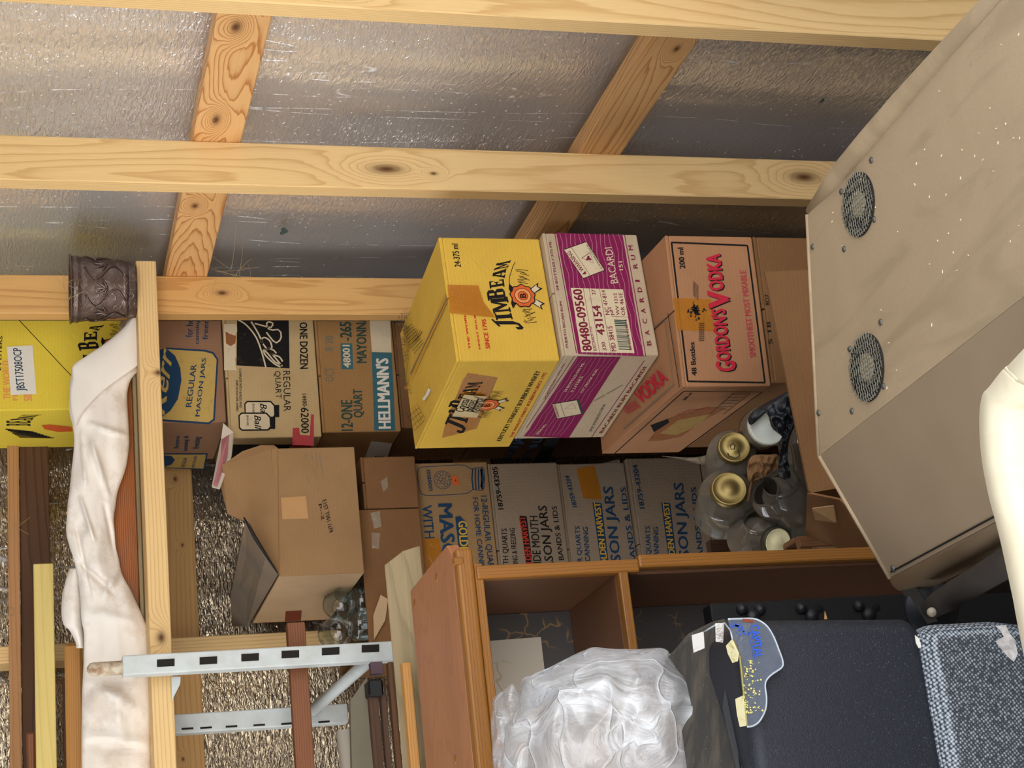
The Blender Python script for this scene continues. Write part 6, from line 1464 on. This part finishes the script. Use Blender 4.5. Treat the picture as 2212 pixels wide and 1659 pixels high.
bagpart('bag_film', [(1170, 1455), (1190, 1440), (1260, 1410), (1285, 1400), (1340, 1402), (1400, 1402), (1430, 1400), (1450, 1415), (1475, 1440), (1508, 1462), (1555, 1508), (1562, 1520), (1574, 1530), (1590, 1600), (1600, 1680), (1600, 1800), (1330, 1850), (1100, 1800), (1080, 1680), (1090, 1590), (1092, 1565), (1115, 1530), (1125, 1480), (1130, 1465), (1150, 1458)], 1.93, .13, M_bagf, fold=.016, seed=2.3, nr=46, na=170, freq=.009, sharp=True, back=.25)
bagpart('bag_film', [(1065, 1510), (1085, 1492), (1104, 1478), (1118, 1490), (1132, 1520), (1140, 1560), (1120, 1600), (1100, 1680), (1070, 1690), (1062, 1600), (1060, 1560), (1064, 1535)], 1.98, .03, M_bagf2, fold=.012, seed=6.1, nr=20, na=90, freq=.03, sharp=True)
bagpart('bag_film', [(1245, 1412), (1262, 1405), (1285, 1398), (1345, 1404), (1430, 1400), (1445, 1420), (1420, 1440), (1340, 1440), (1280, 1440), (1200, 1462), (1160, 1500), (1140, 1540), (1125, 1530), (1135, 1470), (1190, 1440)], 1.90, .02, M_bagf2, fold=.014, seed=4.4, nr=20, na=110, freq=.02, sharp=True)
bagpart('bag_contents', [(1180, 1520), (1250, 1480), (1350, 1470), (1450, 1480), (1520, 1540), (1550, 1640), (1540, 1780), (1300, 1820), (1150, 1760), (1140, 1600)], 1.97, .09, M_fill, fold=.03, seed=7, nr=24, na=70, freq=.02, cat='bag')
# a stool the bag sits on, out of sight below
o = abox('storage_crate', .05, .36, 1.86, 2.08, 0, P(1330, 1800, 1.95).z-.1, M_redbrown, bevel=.005); tag(o, 'dark wooden crate under the plastic bag, mostly out of view', 'crate')

# ------------------------------------------------------------------ white plastic tub, close to the camera
ZT = P(2112, 900, 1.25).z
s = N('cream_plastic'); v = s.coord(rnd=False); n1 = s.ramp(s.noise(v, 25.0, 5.0, .7, .8), [(.5, g(0)), (.75, g(1))])
M_tub = s.end(s.bsdf(s.mix(s.math('MULTIPLY', n1, .2), hexc('#cdc1a6'), hexc('#ab9670')), .42, 0, **{'Specular IOR Level': .4}))
k1 = HZ(2110, 870, ZT); k2 = HZ(2150, 1150, ZT); k3 = HZ(2205, 1420, ZT); k4 = HZ(2130, 830, ZT); k5 = HZ(2212, 738, ZT)
dl = (k3-k2).normalized()
path = [k5+(k5-k4).normalized()*.35, k5, HZ(2165, 785, ZT), k4, HZ(2115, 850, ZT), HZ(2109, 900, ZT), HZ(2113, 980, ZT), HZ(2128, 1065, ZT), k2, HZ(2180, 1290, ZT), k3, k3+dl*.25]
path = [V(p_) for p_ in smoothpts([tuple(p_) for p_ in path], 46)]
cen = V((sum(p_.x for p_ in path)/len(path)-.02, min(p_.y for p_ in path)+.05, ZT))
path2 = path+[V((path[-1].x-.0, path[-1].y-.35, ZT)), V((path[0].x, path[0].y-.25, ZT))]
cen = V((.17, .80, ZT))
prof = [(.0, -.016), (.002, -.006), (.006, 0), (.024, .001), (.034, -.006), (.040, -.03), (.05, -.2), (.052, -.2)]
vs = []; fs = []; n_ = len(path2)
for (ins, dz) in prof:
    for p_ in path2:
        d_ = (cen-p_); d_.z = 0; vs.append(p_+d_.normalized()*ins+V((0, 0, dz)))
for k in range(len(prof)-1):
    for i in range(n_): fs.append((k*n_+i, k*n_+(i+1) % n_, (k+1)*n_+(i+1) % n_, (k+1)*n_+i))
fs.append(tuple(range((len(prof)-1)*n_, len(prof)*n_)))
o = mk('plastic_tub', vs, fs, M_tub, smooth=True, solid=.002); tag(o, 'cream white plastic tub with a rolled rim close to the camera', 'tub')
o = abox('storage_crate', .0, .34, .45, .95, 0, ZT-.215, M_redbrown, bevel=.005); tag(o, 'dark wooden crate out of view under the white tub', 'crate')
